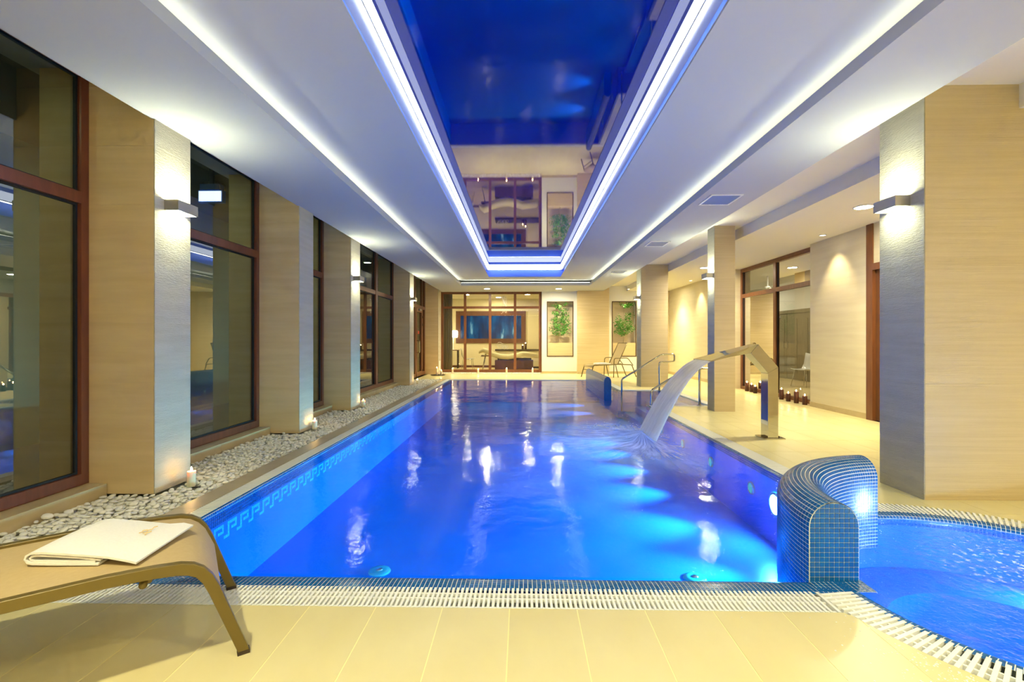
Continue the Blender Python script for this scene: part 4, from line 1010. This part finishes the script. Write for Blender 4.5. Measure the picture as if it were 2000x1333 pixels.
# ---- splash where the sheet lands: low foam mound on the surface
fm, mr, mx, fz = white_water('foam', 0.25, 1.0, (1, 1, 1), (0.95, 0.96, 0.94))
at1 = nd(fm, 'ShaderNodeAttribute', attribute_name='foam_polar'); at2 = nd(fm, 'ShaderNodeAttribute', attribute_name='foam_fade')
lk(fm, at1.outputs['Vector'], fz.node.inputs['Vector'])
ml = nd(fm, 'ShaderNodeMath', operation='MULTIPLY'); lk(fm, mr.outputs[0], ml.inputs[0]); lk(fm, at2.outputs['Fac'], ml.inputs[1]); lk(fm, ml.outputs[0], mx.inputs[0])
FC = (1.50, 5.93)
vs, fs, pol, fad = [], [], [], []; nr, na = 30, 72
for i in range(nr + 1):
    for k in range(na + 1):
        r = i / nr; a = 2 * PI * k / na; ca, sa = math.cos(a), math.sin(a)
        sx_ = 1.75 if ca < 0 else 0.62; sy_ = 1.55 if sa < 0 else 1.0
        x = sx_ * r * ca; y_ = sy_ * r * sa + 0.30 * math.copysign(min(1, abs(sa) * 1.5), sa) * min(1, r * 8)
        z = 0.05 * math.exp(-(r / 0.10) ** 2) + 0.012 * (1 - r) * math.sin(14 * r + 2 * math.sin(5 * a)) * (1 - math.exp(-(r / 0.15) ** 2)) + 0.012 * (1 - r)
        vs.append((x, y_, max(z, 0.001))); pol.append((a * 2.2, r * 1.3, 0.0)); f_ = (1 - r) ** 1.25 * (0.62 + 0.38 * max(0, -ca)); fad.append(min(1.0, f_ * 1.4))
for i in range(nr):
    for k in range(na): fs.append((i * (na + 1) + k, (i + 1) * (na + 1) + k, (i + 1) * (na + 1) + k + 1, i * (na + 1) + k + 1))
me = bpy.data.meshes.new('splash_foam'); me.from_pydata(vs, [], fs); me.polygons.foreach_set('use_smooth', [True] * len(fs)); me.materials.append(fm)
q = me.attributes.new('foam_polar', 'FLOAT_VECTOR', 'POINT'); q.data.foreach_set('vector', [c_ for p in pol for c_ in p])
q = me.attributes.new('foam_fade', 'FLOAT', 'POINT'); q.data.foreach_set('value', fad)
o = bpy.data.objects.new('splash_foam', me); col.objects.link(o); o.location = (FC[0], FC[1], ZW + 0.001); tag(o, 'white splashing foam where the water sheet meets the pool', 'foam', None, 'stuff')
# spray drops around the landing line
rs = random.Random(5); b = MB()
for k in range(170):
    a = rs.uniform(0, 2 * PI); rr = abs(rs.gauss(0.25, 0.28)); x = FC[0] - 0.15 + rr * math.cos(a); y_ = FC[1] + 0.2 + 1.1 * rr * math.sin(a); z = ZW + 0.02 + abs(rs.gauss(0, 0.05)); r0 = rs.uniform(0.0025, 0.006)
    b.add([(x + r0, y_, z), (x - r0, y_, z), (x, y_ + r0, z), (x, y_ - r0, z), (x, y_, z + r0), (x, y_, z - r0)], [(0, 2, 4), (2, 1, 4), (1, 3, 4), (3, 0, 4), (2, 0, 5), (1, 2, 5), (3, 1, 5), (0, 3, 5)])
o = b.build('spray_drops', mat('spray', (0.85, 0.92, 1.0), 0.05), None, smooth=True, loc=(FC[0], FC[1], 0)); tag(o, 'fine drops of spray flying over the splash', 'spray', None, 'stuff')

# ================================================================ HANDRAILS
def handrail(y, dx, label):
    r = empty('handrail', (2.8 + dx, y, 0), 0, label, 'handrail')
    p = smooth_path([(2.374 + dx, y, -0.5), (2.374 + dx, y, 0.265), (3.325 + dx, y, 0.860), (3.625 + dx, y, 0.860), (3.625 + dx, y, 0.690), (3.265 + dx, y, 0.675), (3.265 + dx, y, -0.02 if dx == 0 else -0.05)], 0.05)
    MB().tube(p, 0.021, 12).build('rail_tube', M['chrome'], r, smooth=True)
    MB().lathe([(0.045, -0.14 + 0.13), (0.045, 0.0), (0.022, 0.006)], (3.265 + dx, y, 0.0), 18).build('flange', M['chrome'], r, smooth=True)
handrail(11.30, 0.0, 'bent polished handrail at the stairs in front of the stone column')
handrail(8.80, 0.02, 'bent polished handrail at the stairs behind the falling water')

# ================================================================ NICHE TREES
def niche_tree(xc, seed, label):
    rs = random.Random(seed); zb = 1.10; yc_ = 17.06
    r = empty('potted_tree', (xc, yc_, zb), 0, label, 'tree')
    trunk = [(xc + 0.02 * math.sin(i * 1.3 + seed), yc_ + 0.01 * math.cos(i), zb - 0.02 + 1.42 * i / 10) for i in range(11)]
    MB().tube(trunk, [0.012 - 0.0009 * i for i in range(11)], 7).build('trunk', M['bark'], r, smooth=True)
    br_ = MB(); lf_ = MB(); 
    for k in range(60):
        i = rs.choice((2, 2, 3, 3, 3, 4, 4, 5, 5, 6, 7, 8, 9)); p0 = Vector(trunk[i]); a = rs.choice((-1, 1)) * rs.uniform(0.35, 1.0)
        L = rs.uniform(0.22, 0.55) * (1.1 - 0.03 * i); dr = Vector((math.sin(a), rs.uniform(-0.45, -0.02), math.cos(a) * 0.8))
        pts = [p0 + dr * L * t + Vector((0, 0, -0.06 * t * t)) for t in (0, 0.35, 0.7, 1.0)]
        pts = [Vector((min(max(q.x, xc - 0.45), xc + 0.45), q.y, min(q.z, 2.54))) for q in pts]
        br_.tube(pts, [0.005, 0.004, 0.003, 0.0015], 5)
        for q in range(15):
            t = rs.uniform(0.25, 1.05); c0 = p0 + dr * L * t + Vector((rs.uniform(-.06, .06), rs.uniform(-.05, .04), -0.06 * t * t + rs.uniform(-.06, .05)))
            c0.x = min(max(c0.x, xc - 0.47), xc + 0.47); c0.z = min(c0.z, 2.56); c0.y = min(c0.y, 17.25)
            d = Vector((rs.uniform(-1, 1), rs.uniform(-.7, .3), rs.uniform(-1, .5))).normalized(); s = d.cross(Vector((rs.uniform(-1, 1), 1, rs.uniform(-.5, .5)))).normalized()
            l = rs.uniform(0.04, 0.065); w_ = l * 0.32; n_ = d.cross(s) * 0.006
            P = [c0, c0 + d * l * .35 + s * w_ + n_, c0 + d * l, c0 + d * l * .35 - s * w_ + n_, c0 + d * l * .4 - n_]
            lf_.add(P, [(0, 1, 4), (1, 2, 4), (2, 3, 4), (3, 0, 4)])
    br_.build('branches', M['bark'], r, smooth=True); lf_.build('leaves', M['leaf'], r)
niche_tree(1.37, 3, 'slender leafy tree in the niche beside the massage room window')
niche_tree(3.66, 5, 'slender leafy tree in the niche behind the far sunlounger')
def uplight(x, y, z, e, label):
    o = empty('niche_spot', (x, y, z), 0, label, 'spotlight')
    MB().lathe([(0.030, 0.0), (0.034, 0.02), (0.0, 0.03)], (x, y, z - 0.03), 14).build('can', M['steel'], o, smooth=True)
    ld = bpy.data.lights.new('niche_beam', 'SPOT'); ld.energy = e; ld.color = (1.0, 0.88, 0.6); ld.spot_size = math.radians(110); ld.spot_blend = 0.8; ld.shadow_soft_size = 0.02
    lo = bpy.data.objects.new('niche_beam', ld); col.objects.link(lo); lo.parent = o; lo.location = (0, 0, -0.035); lo.rotation_euler = (math.radians(-8), 0, 0)
uplight(1.37, 16.97, 2.585, 14, 'tiny spotlight in the top of the niche beside the massage room')
uplight(3.66, 16.97, 2.585, 14, 'tiny spotlight in the top of the niche behind the lounger')
pl = box('wall_plate', M['white_wall'], None, -2.94 - 0.002, -2.934, 16.55, 16.85, 0.12, 0.46); tag(pl, 'white access plate low on the corner pillar', 'plate')

# ================================================================ MASSAGE ROOM BEHIND THE END WINDOW
MR = YW + 0.3
mrm = empty('wall_massage_room', (0, 19, 0), 0, 'cream walls of the massage room behind the end window', 'wall', None, 'structure')
box('panel', M['cream_wall'], mrm, -3.5, 1.7, 20.6, 20.75, 0, 3.0); box('panel', M['cream_wall'], mrm, -3.6, -3.4, YW + 0.1, 20.6, 0, 3.0); box('panel', M['cream_wall'], mrm, 1.6, 1.75, MR, 20.6, 0, 3.0)
box('ceiling_panel', M['cream_wall'], mrm, -3.6, 1.75, YW + 0.1, 20.75, 3.0, 3.1); box('skirting', M['brown'], mrm, -3.4, 1.6, 20.58, 20.6, 0, 0.09)
o = box('floor_massage_room', M['sill'], None, -3.6, 1.75, YW, 20.75, -0.1, 0.0); tag(o, 'beige floor of the massage room', 'floor', None, 'structure')
for x, y in ((-2.2, 18.6), (0.2, 18.6), (-1.0, 19.8)): 
    downlight(x, y, 3.0, 0.10, M['room_glow'], 'round downlight in the massage room ceiling', 'massage room downlights')
# framed blue picture
pic = empty('framed_picture', (-1.38, 20.58, 1.06), 0, 'wide framed dark blue underwater picture on the massage room wall', 'picture')
x0, x1, z0_, z1_ = -2.90, 0.155, 1.06, 2.46
f = MB(); k = 0.2; f.box(x0, x1, 20.55, 20.6, z0_, z0_ + k); f.box(x0, x1, 20.55, 20.6, z1_ - k, z1_); f.box(x0, x0 + k, 20.55, 20.6, z0_ + k, z1_ - k); f.box(x1 - k, x1, 20.55, 20.6, z0_ + k, z1_ - k)
f.build('frame', M['brown'], pic)
mp = mat('blue_print', (0, 0.05, 0.3), 0.2); v = coords(mp, (1.6, 1, 0.5)); n1 = noise(mp, v, 2.0, 5)
c1 = ramp(mp, n1, [(0.32, (0.002, 0.01, 0.06)), (0.5, (0.0, 0.03, 0.17)), (0.62, (0.0, 0.09, 0.32)), (0.78, (0.30, 0.62, 0.95))])
lk(mp, c1, bsdf(mp).inputs['Base Color']); lk(mp, c1, bsdf(mp).inputs['Emission Color']); bsdf(mp).inputs['Emission Strength'].default_value = 0.12  # faint glow put into the print colour; the picture is no lamp
box('print', mp, pic, x0 + k, x1 - k, 20.575, 20.59, z0_ + k, z1_ - k)
# curtain
b = MB(); secs = []
pts = [(-3.02 + 0.44 * i / 40, 17.35 + 0.035 * math.sin(i * 0.95)) for i in range(41)]
b.loft([[(x, y, z) for x, y in pts] + [(x, y + 0.012, z) for x, y in pts[::-1]] for z in (0.02, 1.0, 2.0, 2.98)])
cu = b.build('curtain', M['curtain'], None, smooth=True, loc=(-2.8, 17.35, 0)); tag(cu, 'grey drawn-back curtain at the edge of the massage room window', 'curtain')
# floor lamp with perforated shade
fp = empty('table_lamp', (-2.92, 19.9, 0.78), 0, 'glowing white lamp with pierced shade beside the blue picture', 'lamp')
MB().lathe([(0.08, 0), (0.08, 0.015), (0.012, 0.025), (0.012, 0.55)], (-2.92, 19.9, 0.78), 16).build('stem', M['white_metal'], fp, smooth=True)
MB().lathe([(0.17, 0.52), (0.19, 0.56), (0.19, 0.78), (0.17, 0.82)], (-2.92, 19.9, 0.78), 24).build('shade', M['lampshade'], fp, smooth=True)
for i in range(18):
    a = i * 2.4; z = 1.36 + 0.19 * ((i * 0.618) % 1)
    cx_, cy_ = -2.92 + 0.192 * math.cos(a), 19.9 + 0.192 * math.sin(a)
    MB().lathe([(0.0, -0.02), (0.025, 0.0), (0.0, 0.02)], (cx_, cy_, z), 8).build('flower_cutout', M['sill'], fp, smooth=True)
st = empty('side_table', (-2.92, 19.9, 0), 0, 'narrow dark side table under the glowing lamp', 'table')
box('table_top', M['brown'], st, -3.12, -2.68, 19.7, 20.1, 0.75, 0.78)
for dx in (-3.10, -2.74):
    for dy in (19.72, 20.04): box('leg', M['dark_brown'], st, dx, dx + 0.04, dy, dy + 0.04, 0, 0.75)
# clear shell chair
ch = empty('shell_chair', (-2.20, 18.9, 0), math.radians(15), 'pale shell chair with thin metal legs in the massage room', 'chair')
secs = []
for i in range(9):
    t = i / 8; x = 0.24 - 0.46 * min(t * 1.7, 1.0) - 0.10 * max(0, t - 0.59); z = 0.44 - 0.02 * math.sin(PI * min(t * 1.7, 1)) + 0.40 * max(0, (t - 0.5) / 0.5) ** 0.8
    hw = 0.23 - 0.05 * max(0, t - 0.5); secs.append([(x, hw * v, z + 0.03 * v * v) for v in (-1, -.5, 0, .5, 1)] + [(x + 0.012, hw * v, z + 0.03 * v * v - 0.008) for v in (1, .5, 0, -.5, -1)])
MB().loft(secs).build('shell_seat', M['clear'], ch, local=True, smooth=True)
for sx in (0.18, -0.16):
    for sy in (0.16, -0.16): MB().tube([(sx, sy, 0.43), (sx * 1.35, sy * 1.4, 0.0)], 0.009, 8).build('leg', M['chrome'], ch, local=True, smooth=True)
# massage bed
mb_ = empty('massage_bed', (-0.65, 18.3, 0), 0, 'cream wavy massage couch on a brown wooden base', 'massage bed')
prof = [(-1.66, 0.72), (-1.50, 0.80), (-1.25, 0.72), (-1.12, 0.64), (-0.85, 0.56), (-0.55, 0.54), (-0.25, 0.58), (0.0, 0.66), (0.30, 0.63), (0.55, 0.59), (0.62, 0.56)]
secs = []
for i, (x, z) in enumerate(prof):
    e_ = 0.5 if i in (0, len(prof) - 1) else 1.0; h = 0.085 * e_
    secs.append([(x, 18.0, z - h), (x, 17.96, z), (x, 18.0, z + h), (x, 18.3, z + h * 1.15), (x, 18.6, z + h), (x, 18.64, z), (x, 18.6, z - h), (x, 18.3, z - h)])
MB().loft(secs).build('cushion', M['cream'], mb_, smooth=True)
bs = MB().box(-1.05, 0.42, 18.02, 18.58, 0.02, 0.42).build('base_cabinet', M['brown'], mb_, bevel=0.006)
for a in (-1.04, -0.55, -0.06): box('base_door', M['brown'], mb_, a + 0.01, a + 0.475, 18.008, 18.02, 0.05, 0.40)
MB().box(-0.95, 0.35, 18.08, 18.52, 0.42, 0.50).build('support', M['dark_brown'], mb_)
for s in (18.1, 18.5): MB().tube([(-1.55, s, 0.0), (-1.42, s, 0.66)], 0.014, 8).build('leg', M['chrome'], mb_, smooth=True)
box('head_frame', M['brown'], mb_, -1.58, -1.0, 18.1, 18.5, 0.565, 0.60)
# low chest with ornaments
cs = empty('low_cabinet', (-0.2, 20.2, 0), 0, 'long dark topped low cabinet below the blue picture', 'cabinet')
box('worktop', M['dark_brown'], cs, -1.15, 1.15, 19.85, 20.55, 0.74, 0.80); box('body', M['cream_wall'], cs, -1.1, 1.1, 19.9, 20.54, 0.08, 0.74); box('plinth', M['dark_brown'], cs, -1.05, 1.05, 19.95, 20.5, 0, 0.08)
for i, a in enumerate((-1.09, -0.36, 0.37)):
    for z in (0.10, 0.31, 0.52):
        dr_ = box('drawer', M['cream_wall'], cs, a, a + 0.71, 19.885, 19.9, z, z + 0.19); box('handle', M['steel'], dr_, a + 0.30, a + 0.42, 19.865, 19.885, z + 0.12, z + 0.13)
for x, h, l in ((0.02, 0.17, 'shorter lit dark candle on the low cabinet'), (0.14, 0.25, 'taller lit dark candle on the low cabinet')): candle(x, 19.98, 0.80, h, 0.05, M['wax_dark'], l, 'candles on the low cabinet')
od = empty('wire_ornament', (-0.80, 19.98, 0.80), 0, 'white looped wire ornament on the low cabinet', 'ornament')
for i in range(7):
    a = i * 0.9; cx_ = -0.80 + 0.16 * math.cos(a * 2.1); r_ = 0.05 + 0.03 * (i % 3)
    MB().tube([(cx_ + r_ * math.cos(t * PI / 8), 19.98 + 0.03 * math.sin(a), 0.80 + r_ + 0.006 + (0.08 if i % 2 else 0) + r_ * math.sin(t * PI / 8)) for t in range(17)], 0.006, 6).build('loop', M['white_metal'], od, smooth=True)
hc = empty('hanging_ornament', (-0.72, 19.2, 2.3), 0, 'pale twisted wire ornament hanging in the massage room', 'ornament')
for i in range(5):
    a = i * 1.3; MB().tube([(-0.72 + 0.09 * math.sin(t * 0.8 + a), 19.2 + 0.06 * math.cos(t * 0.7 + a), 3.0 - 0.07 * t) for t in range(11)], 0.005, 6).build('twig', M['white_metal'], hc, smooth=True)

# ================================================================ ROOM BEHIND THE SIDE WINDOW
sr = empty('wall_side_room', (8.2, 11, 0), 0, 'cream walls of the room behind the side window', 'wall', None, 'structure')
box('panel', M['white_wall'], sr, 8.3, 8.45, 7.8, 17.5, 0, 3.0); box('panel', M['white_wall'], sr, 5.64, 8.3, 17.35, 17.5, 0, 3.0); box('panel', M['white_wall'], sr, 5.64, 8.3, 7.8, 7.95, 0, 3.0)
box('ceiling_panel', M['white_wall'], sr, 5.64, 8.45, 7.8, 17.5, 3.0, 3.1)
o = box('floor_side_room', M['sill'], None, 5.24, 8.45, 7.8, 17.5, -0.1, -0.0005); tag(o, 'beige floor of the room behind the side window', 'floor', None, 'structure')
for x, y in ((7.0, 12.6), (7.0, 15.6)): downlight(x, y, 3.0, 0.16, M['room2_glow'], 'wide round ceiling light in the side room', 'side room ceiling lights')
dd = empty('door_3', (8.28, 14.5, 0), 0, 'olive grey double door in the room behind the side window', 'door', None, 'structure')
for a in (13.55, 16.05): box('frame_post', M['olive_door'], dd, 8.22, 8.299, a, a + 0.1, 0, 2.12)
box('frame_rail', M['olive_door'], dd, 8.22, 8.299, 13.65, 16.05, 2.02, 2.12)
for a, b_ in ((13.66, 14.84), (14.86, 16.04)):
    l_ = box('door_leaf', M['olive_door'], dd, 8.24, 8.28, a, b_, 0.005, 2.015)
    for c0, c1 in ((a + 0.12, a + 0.52), (a + 0.64, b_ - 0.12)): box('raised_panel', M['olive_door'], l_, 8.228, 8.24, c0, c1, 0.2, 1.85)
    box('handle', M['chrome'], l_, 8.19, 8.215, (a + 0.08) if a > 14 else (b_ - 0.10), (a + 0.10) if a > 14 else (b_ - 0.08), 0.95, 1.15)
box('door_closer', M['white_metal'], dd, 8.18, 8.239, 15.2, 15.7, 1.90, 1.97)
ch2 = copy_tree(ch); ch2.location = (7.3, 12.3, 0); ch2.rotation_euler = (0, 0, math.radians(200)); ch2['label'] = 'pale shell chair in the room behind the side window'
fan = empty('ceiling_fan', (6.9, 13.4, 2.6), 0, 'small white ceiling fan in the side room', 'fan')
MB().lathe([(0.0, 0.0), (0.08, 0.02), (0.08, 0.10), (0.02, 0.13), (0.02, 0.40)], (6.9, 13.4, 2.6), 18).build('hub', M['white_metal'], fan, smooth=True)
for i in range(3):
    a = i * 2 * PI / 3 + 0.3; d = Vector((math.cos(a), math.sin(a), 0)); s = Vector((-d.y, d.x, 0.15)); c0 = Vector((6.9, 13.4, 2.66))
    MB().loft([[c0 + d * 0.08 - s * 0.03, c0 + d * 0.08 + s * 0.03, c0 + d * 0.08 + s * 0.03 + Vector((0, 0, .006)), c0 + d * 0.08 - s * 0.03 + Vector((0, 0, .006))],
               [c0 + d * 0.55 - s * 0.06, c0 + d * 0.55 + s * 0.06, c0 + d * 0.55 + s * 0.06 + Vector((0, 0, .006)), c0 + d * 0.55 - s * 0.06 + Vector((0, 0, .006))]]).build('blade', M['white_metal'], fan)

# ================================================================ WET FLOOR DROPS AND TUB BUBBLES
rs = random.Random(11); vs, fs = [], []
for k in range(620):
    a = math.radians(rs.gauss(222, 9)); rr = 1.15 + abs(rs.gauss(0, 0.17)); x = TC[0] + rr * math.cos(a); y = TC[1] + rr * math.sin(a); r0 = rs.uniform(0.0012, 0.0042); n = len(vs)
    for zz, q in ((0.0001, 1.0), (0.45, 0.8), (0.62, 0.35)):
        for i in range(7): vs.append((x + r0 * q * math.cos(i * 2 * PI / 7), y + r0 * q * math.sin(i * 2 * PI / 7), 0.0002 + zz * r0))
    for L_ in (0, 1):
        for i in range(7): fs.append((n + L_ * 7 + i, n + L_ * 7 + (i + 1) % 7, n + L_ * 7 + 7 + (i + 1) % 7, n + L_ * 7 + 7 + i))
    fs.append(tuple(n + 14 + i for i in range(7)))
me = bpy.data.meshes.new('water_drops'); me.from_pydata(vs, [], fs); me.polygons.foreach_set('use_smooth', [True] * len(fs))
me.materials.append(mat('drop', (0.97, 0.95, 0.86), 0.12, spec=1.0)); o = bpy.data.objects.new('water_drops', me); col.objects.link(o); tag(o, 'sprinkle of water drops on the floor tiles beside the hot tub', 'water drops', None, 'stuff')
fm2, mr2, mx2, _ = white_water('tub_bubbles', -1.1, 0.9, (6, 6, 1), (0.95, 0.97, 1.0))
cl = nd(fm2, 'ShaderNodeMath', operation='MAXIMUM'); cl.inputs[1].default_value = 0.0; lk(fm2, mr2.outputs[0], cl.inputs[0])
tc_ = nd(fm2, 'ShaderNodeTexCoord'); ln = nd(fm2, 'ShaderNodeVectorMath', operation='LENGTH'); lk(fm2, tc_.outputs['Object'], ln.inputs[0])
fr_ = nd(fm2, 'ShaderNodeMapRange'); fr_.inputs[1].default_value = 0.1; fr_.inputs[2].default_value = 0.62; fr_.inputs[3].default_value = 1.0; fr_.inputs[4].default_value = 0.0; lk(fm2, ln.outputs['Value'], fr_.inputs[0])
ml = nd(fm2, 'ShaderNodeMath', operation='MULTIPLY'); lk(fm2, cl.outputs[0], ml.inputs[0]); lk(fm2, fr_.outputs[0], ml.inputs[1]); lk(fm2, ml.outputs[0], mx2.inputs[0])
vs, fs = [], []; nr, na = 14, 40
for i in range(nr + 1):
    for k in range(na):
        r = 0.62 * i / nr; a = 2 * PI * k / na; vs.append((r * math.cos(a), r * math.sin(a), 0.003 + 0.010 * (1 - i / nr) * (0.5 + 0.5 * math.sin(31 * r + 5 * math.sin(2 * a)))))
for i in range(nr):
    for k in range(na): fs.append((i * na + k, (i + 1) * na + k, (i + 1) * na + (k + 1) % na, i * na + (k + 1) % na))
me = bpy.data.meshes.new('tub_bubbles'); me.from_pydata(vs, [], fs); me.polygons.foreach_set('use_smooth', [True] * len(fs)); me.materials.append(fm2)
o = bpy.data.objects.new('tub_bubbles', me); col.objects.link(o); o.location = (TC[0] + 0.22, TC[1] + 0.10, ZW - 0.002); tag(o, 'white bubbling foam on the water of the hot tub', 'foam', None, 'stuff')
